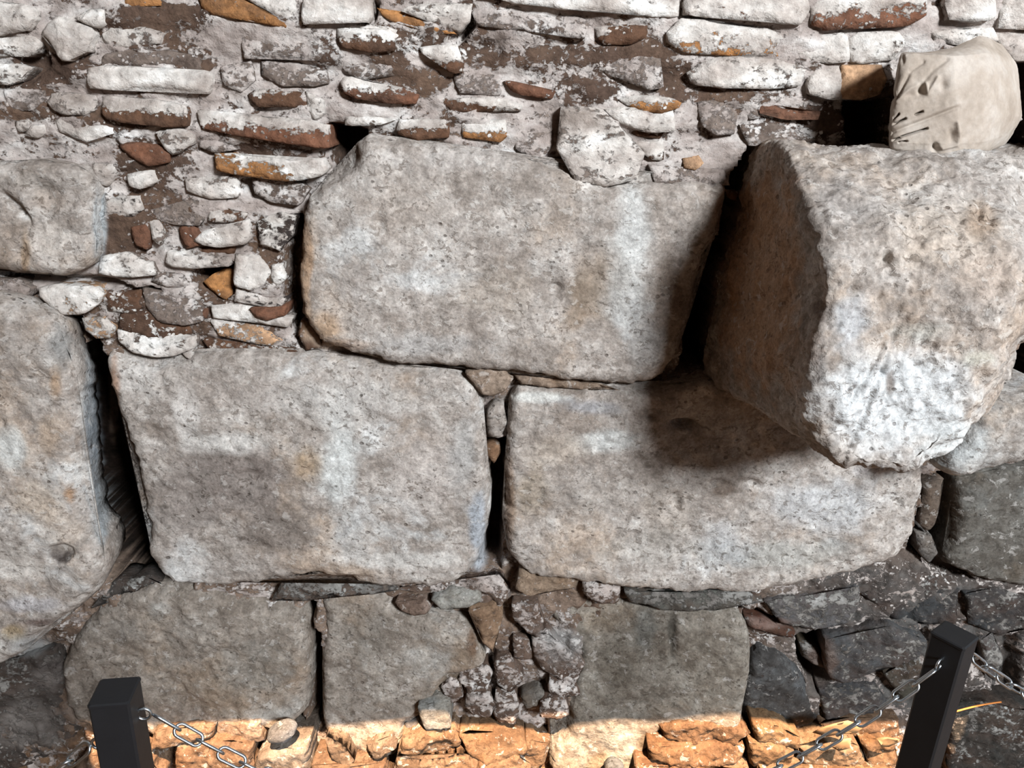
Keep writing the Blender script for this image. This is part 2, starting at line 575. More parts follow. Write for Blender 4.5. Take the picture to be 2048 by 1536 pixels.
def build_added_front():
    x0, x1, z0, z1, y = KEY_OPENING
    o = [(-3.2, -0.3), (5.4, -0.3), (5.4, ADDED_ROOF_Z), (-3.2, ADDED_ROOF_Z)]
    inn = [(x0, z0), (x1, z0), (x1, z1), (x0, z1)]
    V = []
    for yy in (y, y - 0.14):
        V += [(x, yy, z) for x, z in o] + [(x, yy, z) for x, z in inn]
    F = []
    for i in range(4):
        j = (i + 1) % 4
        F += [(i, 4 + i, 4 + j, j), (8 + i, 8 + j, 12 + j, 12 + i), (i, j, 8 + j, 8 + i), (4 + i, 12 + i, 12 + j, 4 + j)]
    ob = mesh_from('added_wall_front', V, F, M_ADDED_WALL, smooth=False)  # unseen wall, added to hold the key light opening
    tag(ob, 'unseen plain wall added opposite the masonry, with an opening for the key light', 'wall', kind='structure')


build_added_front()


def ground():
    xs = np.linspace(-3.4, 6.0, 320); ys = np.linspace(-7.0, 0.7, 260)
    ys = np.sign(ys) * np.abs(ys)
    gx, gy = np.meshgrid(xs, ys)
    P = np.stack([gx.ravel(), gy.ravel(), np.zeros(gx.size)], 1)
    P[:, 2] = -0.10 + 0.045 * np.clip(P[:, 0], -2, 2) + 0.02 * fbm(P, 5, 4, 0.6, 5) + 0.01 * fbm(P, 28, 3, 0.6, 6)
    n = len(xs); m = len(ys)
    F = [(j * n + i, j * n + i + 1, (j + 1) * n + i + 1, (j + 1) * n + i) for j in range(m - 1) for i in range(n - 1)]
    o = mesh_from('floor', P, F, M_EARTH, origin=(0, -2, -0.1))
    return tag(o, 'dry sandy earth ground at the foot of the wall', 'ground', kind='structure')


FLOOR = ground()

# ------------------------------------------------------------------ masonry wall: the core of mortar and rubble
C_BROWN = (96, 70, 54); C_TERRA = (116, 80, 62); C_ORANGE = (172, 122, 76); C_GREY = (120, 108, 100)
C_CHAR = (58, 52, 50); C_TAN = (186, 150, 118); C_DARK = (70, 54, 44)

DEEP = [  # outlines of the open joints (pixels) and how deep they run (metres)
    ("-150,690 205,700 270,770 290,830 315,900 345,1050 360,1115 380,1165 400,1300 262,1300 250,1200 225,1168 150,1150 -150,1110", .55),
    ("1455,385 1495,300 1514,296 1485,450 1435,560 1418,690 1416,745 1360,752 1368,660 1388,590 1438,470", .34),
    ("1690,205 1780,200 1785,305 1700,292", .16),
    ("2025,115 2130,115 2130,310 1985,305 2040,240", .16),
    ("968,880 1012,875 1010,980 1005,1100 1000,1140 962,1140 980,1000", .14),
    ("1838,955 1900,950 1912,1050 1880,1135 1828,1105 1850,1020", .2),
    ("1870,948 2130,920 2130,985 1905,1000", .14),
    ("1990,800 2048,690 2150,640 2150,800 2040,795", .28),
    ("570,440 602,425 600,620 640,690 600,690 575,645", .11),
    ("55,578 120,625 165,640 205,690 170,700 140,660 90,625", .12),
    ("0,540 100,552 200,552 330,585 320,596 200,570 60,565 0,560", .05),
    ("385,545 430,532 466,525 468,580 440,600 405,580", .12),
    ("603,1215 622,1215 636,1300 648,1400 645,1465 622,1455 617,1330", .14),
    ("960,1240 990,1300 985,1330 950,1280", .05),
    ("1600,1280 1660,1265 1685,1310 1660,1370 1640,1385 1600,1340", .12),
    ("1475,1210 1590,1262 1580,1282 1500,1250", .05),
    ("788,1440 835,1400 862,1398 832,1450 806,1500 770,1530 790,1480", .09),
    ("1105,325 1128,318 1165,366 1140,362", .05),
    ("655,248 690,250 732,262 716,300 702,340 660,332", .13),
    ("1850,1130 1930,1120 1960,1170 1900,1165", .06),
    ("480,352 530,350 540,400 500,395", .05), ("35,110 85,90 100,125 60,165 35,165", .04),
    ("740,0 757,5 750,45 735,42", .05), ("905,70 945,25 955,45 930,80 915,95", .05),
    ("1840,1270 1868,1255 1862,1300 1845,1300", .05), ("1960,1290 2048,1270 2048,1420 1985,1390", .06),
    ("530,1470 560,1440 600,1425 612,1445 570,1470", .06),
]

# upper zone = everything above the big blocks
UPPER = parse("-200,-200 2300,-200 2300,300 1800,300 1700,285 1500,285 1450,370 1300,365 1150,345 1000,310 740,262 690,350 610,390 600,600 640,700 400,690 200,690 100,600 -200,540")

PVB = [  # brown bare patches (negative) and whitened patches (positive) of the wash
    (300, 55, 120, 40, -.45), (390, 130, 50, 40, -.35), (120, 130, 50, 30, -.5), (70, 150, 50, 40, -.55), (220, 240, 70, 25, -.5),
    (60, 220, 60, 20, -.35), (780, 130, 40, 40, -.5), (850, 165, 45, 25, -.55), (640, 120, 40, 30, -.2), (1100, 110, 90, 30, -.35),
    (1250, 100, 80, 25, -.5), (1340, 150, 30, 40, -.55), (1180, 180, 60, 30, -.45), (1420, 190, 120, 16, -.45), (960, 110, 60, 25, -.35),
    (470, 80, 60, 60, .25), (560, 120, 80, 40, .25), (1100, 260, 60, 40, .2), (1200, 300, 70, 60, .45), (1700, 90, 120, 30, .45),
    (1900, 60, 120, 20, .4), (290, 420, 90, 40, -.5), (300, 330, 70, 50, -.45), (540, 300, 80, 30, -.3), (450, 560, 60, 40, -.4),
    (540, 500, 40, 80, -.35), (240, 480, 50, 40, -.55), (420, 420, 60, 30, .2), (1640, 240, 80, 30, -.5), (1480, 300, 40, 40, .1),
    (660, 20, 80, 20, .2), (480, 20, 60, 20, -.3), (330, 20, 90, 14, -.4), (1000, 170, 40, 20, .15), (720, 230, 60, 15, .4),
    (820, 70, 80, 20, -.25), (930, 40, 30, 40, -.3), (600, 420, 30, 50, .1), (560, 400, 40, 30, .35), (340, 640, 200, 60, -.25),
    (1420, 330, 60, 30, .3), (1300, 350, 80, 20, .4), (280, 540, 60, 20, .4), (1780, 200, 60, 40, -.5),
]


def pv_at(P, v0):
    px, py = proj(P)
    v = np.zeros(len(P)) + v0
    for cx, cy, rx, ry, s in PVB:
        d = np.sqrt(((px - cx) / rx) ** 2 + ((py - cy) / ry) ** 2)
        v += s * np.clip(1.4 - d, 0, 1)
    return v


def core():
    st = 0.0065
    xs = np.arange(-1.75, 1.95, st); zs = np.arange(-0.35, 2.2, st)
    gx, gz = np.meshgrid(xs, zs)
    P = np.stack([gx.ravel(), np.zeros(gx.size), gz.ravel()], 1)
    px, py = proj(P)
    up = inside(UPPER, px, py)
    du = seg_dist(UPPER, px, py)
    u = np.clip(0.5 + np.where(up, du, -du) / 24.0, 0, 1)
    A = P * np.array([1, 1, 2.1])
    yu = -0.002 + 0.020 * fbm(A, 9, 4, 0.55, 21) + 0.006 * fbm(A, 42, 3, 0.6, 22)
    Lz = fbm(P * np.array([0.5, 1, 3.2]), 8, 3, 0.5, 24)
    yu += 0.012 * Lz
    yl = 0.010 + 0.030 * fbm(P, 11, 4, 0.6, 31) + 0.014 * fbm(P, 38, 3, 0.65, 32)
    y = yu * u + yl * (1 - u)
    wx = px + 9 * fbm(P, 24, 3, 0.6, 41); wy = py + 9 * fbm(P, 24, 3, 0.6, 43)
    for s, dep in DEEP:
        pl = parse(s)
        bx = [p[0] for p in pl]; by = [p[1] for p in pl]
        m = (px > min(bx) - 40) & (px < max(bx) + 40) & (py > min(by) - 40) & (py < max(by) + 40)
        if not m.any(): continue
        ins = inside(pl, wx[m], wy[m]); d = seg_dist(pl, wx[m], wy[m])
        sd = np.where(ins, d, -d)
        w = np.clip((sd + 4) / 12.0, 0, 1)
        y[m] = np.maximum(y[m], y[m] * (1 - w) + dep * w)
    P[:, 1] = y
    P2 = P.copy()
    base = np.zeros((len(P), 3))
    nb = np.clip(0.5 + 0.9 * fbm(P, 7, 3, 0.6, 51), 0, 1)[:, None]
    nb2 = np.clip(0.5 + 1.2 * fbm(P, 13, 3, 0.6, 52), 0, 1)[:, None]
    bu = lin((80, 64, 55)) * (1 - nb) + lin((104, 84, 70)) * nb
    bl = lin((146, 128, 114)) * (1 - nb2) + lin((104, 86, 73)) * nb2
    right = np.clip((px - 1450) / 200, 0, 1)[:, None] * np.clip((py - 1050) / 100, 0, 1)[:, None]
    bl = bl * (1 - right) + lin((84, 82, 80)) * right
    warm = np.clip((py - 1430) / 40, 0, 1)[:, None]
    bl = bl * (1 - warm) + lin((112, 88, 68)) * warm
    base = bu * u[:, None] + bl * (1 - u[:, None])
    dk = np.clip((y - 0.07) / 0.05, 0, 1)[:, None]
    base = base * (1 - dk) + lin((30, 24, 20)) * dk      # darkness of the deep gaps painted in as near-black base colour
    pv = pv_at(P, 0.70) * u + (0.44 + 0.25 * fbm(P, 6, 3, 0.6, 61)) * (1 - u)
    pv = pv - 0.8 * np.clip((y - 0.05) / 0.05, 0, 1)
    n = len(xs); m = len(zs)
    idx = np.arange(n * m).reshape(m, n)
    F = np.stack([idx[:-1, :-1].ravel(), idx[:-1, 1:].ravel(), idx[1:, 1:].ravel(), idx[1:, :-1].ravel()], 1).tolist()
    # closed body: rim and back so that it is a wall and not a sheet
    rim = np.concatenate([idx[0, :], idx[1:, -1], idx[-1, -2::-1], idx[-2:0:-1, 0]])
    nv = len(P)
    R = P[rim].copy(); R[:, 1] = 0.7
    V = np.concatenate([P, R]); base = np.concatenate([base, base[rim]]); pv = np.concatenate([pv, pv[rim]])
    k = len(rim)
    for i in range(k):
        j = (i + 1) % k
        F.append((int(rim[j]), int(rim[i]), nv + i, nv + j))
    F.append(tuple(nv + i for i in range(k)))
    o = mesh_from('wall_back', V, F, M_WALLWASH, base=base, pv=pv, stain=stain_light_at(V), origin=(0, 0.2, 0))
    return tag(o, 'old masonry wall of large limestone blocks, rubble and thin bricks under flaking limewash', 'wall', kind='structure')


WALL = core()


PITS = [  # hollows in the big blocks: px, py, rx, ry, depth
    (1365, 848, 26, 9, .03), (1300, 835, 12, 5, .012), (120, 1108, 24, 16, .03), (1115, 576, 12, 10, .014), (1352, 1000, 12, 16, .014),
    (1435, 966, 16, 8, .010), (1345, 1270, 9, 50, .012), (500, 955, 24, 14, .010), (380, 990, 20, 14, .006), (1795, 1010, 8, 10, .012),
    (90, 395, 34, 26, .016), (1270, 1070, 10, 7, .010), (620, 860, 5, 5, .010), (1500, 965, 20, 7, .008), (700, 1160, 50, 9, .012),
    (40, 505, 14, 22, .010), (760, 450, 12, 14, .006), (420, 845, 60, 26, -.004), (1150, 1030, 60, 20, .006), (1630, 1080, 60, 16, .006),
]
GOUGES = [([(4, 392), (30, 412), (58, 440)], 8, .022), ([(70, 438), (62, 405)], 14, -.012), ([(1085, 985), (1060, 1040)], 6, .006),
          ([(1165, 1390), (1200, 1350), (1255, 1290), (1272, 1262)], 4, -.004)]

# ------------------------------------------------------------------ a stone or brick traced on the wall
def stone(name, outline, front=-0.03, depth=0.14, rnd=0.02, rough=0.006, step=0.008, mat=None, base=(255, 255, 255),
          pv=None, tilt=(0, 0), bulge=0.0, smooth=1, jit=0.35, label=None, parent=None, lower=0.0, lumps=0.0):
    mat = mat or M_LIME
    parent = parent or WALL
    pl = np.array(parse(outline) if isinstance(outline, str) else outline)
    sd = int(abs(pl[0, 0] * 3 + pl[0, 1] * 7)) % 5000
    W3 = unproj(pl[:, 0], pl[:, 1], np.full(len(pl), front + rnd * 0.5))
    B = chaikin(W3[:, [0, 2]], smooth)
    B = resample(B, step * 1.1)
    B3 = np.stack([B[:, 0], np.zeros(len(B)), B[:, 1]], 1)
    amp = 0.0075 if rnd < 0.008 else min(0.012, rnd * jit)
    B = B + amp * np.stack([fbm(B3, 26, 5, 0.75, sd + 1), fbm(B3, 26, 5, 0.75, sd + 2)], 1)
    x0, z0 = B.min(0); x1, z1 = B.max(0)
    xs = np.arange(x0, x1, step); zs = np.arange(z0, z1, step * 0.87)
    gx, gz = np.meshgrid(xs, zs)
    gx = gx + (np.arange(len(zs)) % 2)[:, None] * step * 0.5
    gx = gx.ravel() + RNG.uniform(-1, 1, gx.size) * step * 0.22; gz = gz.ravel() + RNG.uniform(-1, 1, gz.size) * step * 0.22
    poly = [tuple(b) for b in B]
    ins = inside(poly, gx, gz)
    gx, gz = gx[ins], gz[ins]
    d = seg_dist(poly, gx, gz)
    k = d > step * 0.55
    gx, gz, d = gx[k], gz[k], d[k]
    nb = len(B)
    pts = [Vector(b) for b in B] + [Vector(p) for p in zip(gx, gz)]
    edges = [(i, (i + 1) % nb) for i in range(nb)]
    vo, eo, fo, ov, oe, of = geometry.delaunay_2d_cdt(pts, edges, [], 1, 1e-6, True)
    V2 = np.array([tuple(v) for v in vo])
    src = [(o[0] if len(o) else -1) for o in ov]
    D = np.concatenate([np.zeros(nb), d])
    dd = np.array([D[s] if s >= 0 else 0.0 for s in src])
    P = np.stack([V2[:, 0], np.zeros(len(V2)), V2[:, 1]], 1)
    cx, cz = (x0 + x1) / 2, (z0 + z1) / 2
    rl = rnd * (1 + 0.5 * fbm(P, 12, 3, 0.6, sd + 5))
    t = 1 - np.clip(dd / np.maximum(rl, 1e-4), 0, 1)
    y = front + rl * (1 - np.sqrt(np.clip(1 - t * t, 0, 1)))
    y += tilt[0] * (P[:, 0] - cx) + tilt[1] * (P[:, 2] - cz)
    hw = max((x1 - x0) / 2, 1e-3); hh = max((z1 - z0) / 2, 1e-3)
    y += bulge * (((P[:, 0] - cx) / hw) ** 2 + ((P[:, 2] - cz) / hh) ** 2) * 0.5
    y -= lower * np.clip((cz - P[:, 2]) / hh, -1, 1)
    nn = rough * fbm(P, 7, 4, 0.55, sd + 7) * 1.6 + rough * 0.55 * fbm(P, 30, 3, 0.6, sd + 8) + rough * 0.3 * fbm(P, 80, 2, 0.6, sd + 9)
    if lumps:
        r = 1 - np.abs(fbm(P, 15, 4, 0.6, sd + 10))
        nn += lumps * (r - 0.7)
    y += nn
    P[:, 1] = y
    if rnd >= 0.02:
        qx, qy = proj(P)
        for ax, ay, rx, ry, dp in PITS:
            y += dp * np.exp(-(((qx - ax) / rx) ** 2 + ((qy - ay) / ry) ** 2) ** 2)
        for pts_, w_, dp in GOUGES:
            y += dp * np.exp(-(seg_dist(pts_, qx, qy, False) / w_) ** 2)
    P[:, 1] = y
    faces = [tuple(f) for f in fo]
    # orientation: front faces look towards -Y
    f0 = faces[len(faces) // 2]
    nrm = np.cross(P[f0[1]] - P[f0[0]], P[f0[2]] - P[f0[0]])
    if nrm[1] > 0:
        faces = [f[::-1] for f in faces]
    # sides and back
    ring = [None] * nb
    for vi, s in enumerate(src):
        if 0 <= s < nb and ring[s] is None:
            ring[s] = vi
    ring = [r for r in ring if r is not None]
    k = len(ring)
    V = [P]; nv = len(P); prev = list(ring)
    ctr = np.array([cx, 0, cz])
    for q, (fr, inw) in enumerate(((0.25, 0.0), (0.6, 0.02), (1.0, 0.06))):
        R = P[ring].copy()
        R[:, 1] = R[:, 1] * (1 - fr) + (front + depth) * fr
        sh = R - ctr; sh[:, 1] = 0
        R = R - sh * inw
        R += (rough * (0.0, 0.5, 0.8)[q]) * np.stack([fbm(R, 25, 3, 0.6, sd + 11), 0 * R[:, 0], fbm(R, 25, 3, 0.6, sd + 12)], 1)
        V.append(R)
        cur = [nv + i for i in range(k)]
        for i in range(k):
            j = (i + 1) % k
            faces.append((prev[i], prev[j], cur[j], cur[i]))
        prev = cur; nv += k
    faces.append(tuple(prev))
    V = np.concatenate(V)
    # side winding
    a = V[ring[0]]; 
    s1 = np.cross(V[ring[1 % k]] - V[ring[0]], V[len(P)] - V[ring[0]])
    if np.dot(s1, V[ring[0]] - ctr * np.array([1, 0, 1]) - np.array([0, V[ring[0]][1], 0])) < 0:
        nf = len(fo)
        faces = faces[:nf] + [f[::-1] for f in faces[nf:]]
    pvv = None
    if pv is not None:
        a0, b0 = pv[0], pv[1]
        c0 = pv[2] if len(pv) > 2 else 0.0
        tz = (V[:, 2] - z0) / max(z1 - z0, 1e-4) - 0.5
        tx = (V[:, 0] - x0) / max(x1 - x0, 1e-4) - 0.5
        pvv = a0 + b0 * tz + c0 * tx
        pvv = pvv - 0.7 * np.clip((V[:, 1] - front - 0.02) / 0.03, 0, 1)
    bb = np.tile(lin(base), (len(V), 1))
    ob = mesh_from(name, V, faces, mat, parent, base=bb, pv=pvv, stain=stain_light_at(V))
    if label: ob['label'] = label
    return ob


# --- the large limestone blocks ---
stone('stone_block', "715,275 740,268 800,280 900,290 1000,308 1100,330 1140,345 1200,368 1250,372 1300,366 1400,362 1450,372 1455,400 1440,460 1405,530 1386,600 1370,660 1355,720 1320,760 1260,775 1180,768 1080,750 980,738 880,735 800,725 720,705 660,690 622,655 602,610 597,540 600,450 610,400 640,372 690,350 710,330",
      front=-0.055, depth=0.22, rnd=0.035, rough=0.008, step=0.0065, tilt=(0.02, 0.02), label='broad grey-brown limestone block with an ochre left rim')
stone('stone_block', "203,700 250,720 330,735 400,712 480,700 560,705 640,712 700,725 800,740 900,738 940,760 965,800 968,870 975,950 980,1000 970,1060 955,1120 930,1150 880,1165 790,1172 720,1168 660,1150 600,1150 520,1165 430,1175 360,1168 315,1140 302,1110 295,1050 280,970 262,900 235,830 218,770",
      front=-0.05, depth=0.30, rnd=0.03, rough=0.008, step=0.0065, tilt=(-0.01, 0.01), label='limestone block with a dark brown stain beside pale patches')
stone('stone_block', "1022,790 1040,776 1100,780 1170,783 1250,779 1330,776 1420,760 1600,768 1800,800 1850,860 1846,960 1832,1040 1815,1095 1780,1120 1700,1145 1600,1165 1500,1180 1400,1185 1300,1180 1200,1165 1100,1150 1040,1140 1015,1110 1008,1050 1010,980 1016,900 1013,840",
      front=-0.05, depth=0.25, rnd=0.03, rough=0.010, step=0.0065, tilt=(0.0, 0.01), label='long limestone block in the shadow of the projecting block')
stone('stone_block', "-130,585 0,595 30,602 75,628 112,660 132,720 148,800 155,900 160,980 172,1060 205,1100 214,1140 190,1185 150,1222 95,1255 45,1305 0,1325 -130,1330",
      front=-0.105, depth=0.14, rnd=0.03, rough=0.010, step=0.0075, tilt=(0.0, 0.02), label='tall block standing proud of the wall with blue-grey sky light painted on its side')
stone('stone_block', "-120,325 0,328 60,320 150,330 182,352 186,400 190,470 188,520 170,540 120,550 60,545 0,540 -120,535",
      front=-0.055, depth=0.2, rnd=0.028, rough=0.013, step=0.0075, label='rough pale block with a chipped hollow, under the brick courses')
LOW_DIM = (217, 214, 209)  # darker base for the bottom course, standing in for weaker light there
stone('stone_block', "128,1320 150,1270 190,1215 240,1187 320,1176 400,1178 450,1190 510,1213 570,1222 605,1226 614,1270 620,1330 618,1410 600,1432 540,1448 480,1455 420,1460 360,1465 300,1462 230,1462 170,1440 140,1400",
      front=-0.03, depth=0.2, rnd=0.045, rough=0.012, step=0.0075, base=LOW_DIM, tilt=(0, 0.05), label='grey rounded block in the bottom course with a sloping left shoulder')
stone('stone_block', "632,1208 690,1187 760,1196 800,1222 830,1236 900,1234 945,1242 960,1285 975,1322 930,1335 892,1345 872,1385 842,1410 806,1440 808,1462 785,1506 720,1500 648,1478 642,1400 636,1300 643,1262",
      front=-0.035, depth=0.2, rnd=0.025, rough=0.008, step=0.0075, base=LOW_DIM, tilt=(-0.10, 0.10), label='smooth grey block of the bottom course beside the black crack')
stone('stone_block', "1085,1218 1150,1206 1240,1212 1340,1226 1440,1226 1490,1236 1503,1290 1492,1350 1478,1420 1470,1440 1330,1446 1296,1480 1270,1540 1180,1560 1096,1540 1110,1492 1138,1462 1142,1400 1162,1330 1150,1290 1095,1250",
      front=-0.035, depth=0.2, rnd=0.02, rough=0.009, step=0.0075, base=(200, 199, 193), tilt=(-0.09, 0.10), label='grey block of the bottom course, darkened for weak light, with a thin pale vein')  # base darkened in place of weaker light low down
stone('stone_block', "1506,1292 1560,1302 1605,1345 1622,1400 1640,1440 1600,1456 1520,1452 1478,1438 1490,1360",
      front=-0.01, depth=0.15, rnd=0.02, rough=0.012, base=(112, 116, 120), label='blue-black block of the bottom course')
stone('stone_block', "1880,1122 1912,1060 1908,985 1925,960 2060,935 2160,930 2160,1180 2050,1175 1990,1166 1920,1142",
      front=-0.02, depth=0.2, rnd=0.03, rough=0.010, base=(150, 152, 150), label='dim grey block under the projecting block')


# --- the projecting block: a patch of control points (pixel, pixel, depth) ---
def patch(name, rows, nu, nv, mat, rough=0.008, base=(255, 255, 255), label=None, parent=None, seed=3, extra=None, sharp=0.25, pv=None):
    G = np.array(rows, float)                       # R x C x 3
    Rn, Cn, _ = G.shape
    Wg = unproj(G[..., 0].ravel(), G[..., 1].ravel(), G[..., 2].ravel()).reshape(Rn, Cn, 3)

    def interp(A, m):
        n = A.shape[0]
        t = np.linspace(0, n - 1, m)
        i = np.clip(np.floor(t).astype(int), 0, n - 2); f = (t - i)
        sh = (-1,) + (1,) * (A.ndim - 1)
        f = f.reshape(sh)
        a = A[i]; b = A[i + 1]; p = A[np.maximum(i - 1, 0)]; q = A[np.minimum(i + 2, n - 1)]
        cr = 0.5 * ((2 * a) + (-p + b) * f + (2 * p - 5 * a + 4 * b - q) * f ** 2 + (-p + 3 * a - 3 * b + q) * f ** 3)
        ln = a * (1 - f) + b * f
        return cr * (1 - sharp) + ln * sharp
    S = interp(Wg, nv)
    S = np.swapaxes(interp(np.swapaxes(S, 0, 1), nu), 0, 1)
    du = np.gradient(S, axis=1); dv = np.gradient(S, axis=0)
    N = np.cross(du, dv); N /= (np.linalg.norm(N, axis=2, keepdims=True) + 1e-9)
    P = S.reshape(-1, 3); Nn = N.reshape(-1, 3)
    c = P.mean(0) + np.array([0, 0.15, 0])
    if np.mean(np.einsum('ij,ij->i', Nn, P - c)) < 0: Nn = -Nn; flip = True
    else: flip = False
    h = rough * (1.7 * fbm(P, 6, 4, 0.55, seed) + 0.7 * fbm(P, 24, 4, 0.62, seed + 1) + 0.3 * fbm(P, 70, 2, 0.6, seed + 2))
    if extra is not None: h = h + extra(P)
    P = P + Nn * h[:, None]
    idx = np.arange(nu * nv).reshape(nv, nu)
    F = np.stack([idx[:-1, :-1].ravel(), idx[:-1, 1:].ravel(), idx[1:, 1:].ravel(), idx[1:, :-1].ravel()], 1)
    if flip: F = F[:, ::-1]
    F = F.tolist()
    rim = np.concatenate([idx[0, :], idx[1:, -1], idx[-1, -2::-1], idx[-2:0:-1, 0]]).tolist()
    F.append(tuple(rim if not flip else rim[::-1]))
    return P, F


rows = [
    [(1514, 284, .14), (1540, 280, .14), (1590, 280, .14), (1700, 283, .14), (1850, 290, .14), (2000, 296, .14), (2160, 296, .14)],
    [(1511, 288, .02), (1536, 288, -.06), (1580, 298, -.17), (1700, 302, -.18), (1850, 314, -.20), (2000, 318, -.20), (2170, 318, -.12)],
    [(1494, 360, .02), (1545, 368, -.14), (1604, 375, -.30), (1720, 385, -.31), (1860, 398, -.32), (2010, 398, -.32), (2170, 396, -.2)],
    [(1476, 440, .02), (1552, 455, -.20), (1645, 470, -.41), (1750, 478, -.42), (1880, 485, -.43), (2020, 485, -.43), (2170, 475, -.3)],
    [(1440, 560, .02), (1538, 585, -.22), (1655, 585, -.45), (1760, 605, -.46), (1880, 615, -.47), (2015, 595, -.46), (2150, 560, -.34)],
    [(1418, 670, .02), (1512, 710, -.22), (1618, 735, -.46), (1740, 750, -.475), (1870, 750, -.475), (1990, 735, -.465), (2062, 680, -.34)],
    [(1414, 728, .02), (1520, 800, -.22), (1612, 840, -.45), (1740, 865, -.475), (1850, 868, -.475), (1935, 840, -.46), (1995, 785, -.34)],
    [(1420, 748, .02), (1550, 836, -.24), (1698, 930, -.44), (1765, 948, -.46), (1822, 955, -.465), (1862, 932, -.45), (1915, 880, -.34)],
    [(1430, 752, .10), (1560, 800, .05), (1650, 830, .05), (1750, 830, .05), (1850, 820, .05), (1950, 800, .05), (2000, 780, .05)],
]


def block_marks(P):
    px, py = proj(P)
    h = np.zeros(len(P))
    # tool strokes running down the lower face and a few holes
    for a, b, w, dpt in (((1800, 660), (1690, 915), 7, .010), ((1770, 690), (1700, 800), 5, .006), ((1850, 640), (1800, 740), 5, .004)):
        d = seg_dist([a, b], px, py, False)
        h -= dpt * np.exp(-(d / w) ** 2)
    for x, y, r, dpt in ((1776, 512, 9, .02), (1772, 750, 8, .02), (1985, 430, 14, .012), (1960, 425, 10, .012), (1710, 575, 10, .012)):
        h -= dpt * np.exp(-(((px - x) / r) ** 2 + ((py - y) / (r * 1.5)) ** 2))
    d = seg_dist([(1700, 920), (1775, 800), (1790, 700), (1810, 640)], px, py, False)
    side = px - np.interp(py, [640, 700, 800, 920], [1810, 1790, 1775, 1700])
    h += 0.008 * np.tanh(-side / 8.0) * np.clip((py - 640) / 60, 0, 1)
    return h


P, F = patch('stone_block', rows, 210, 230, M_LIME, rough=0.015, extra=block_marks, sharp=0.35)
BLOCK = mesh_from('stone_block', P, F, M_LIME, WALL, base=np.tile(lin((250, 250, 250)), (len(P), 1)), stain=stain_light_at(P))
BLOCK['label'] = 'big block jutting far out of the wall, whitish below'
stone('stone_block', "1872,935 1900,890 1940,835 1985,803 2048,793 2150,790 2150,905 2048,922 2005,932 1965,944 1922,960 1890,952",
      front=-0.24, depth=0.36, rnd=0.05, rough=0.012, base=(245, 248, 250), label='pale lump of stone under the right side of the projecting block')

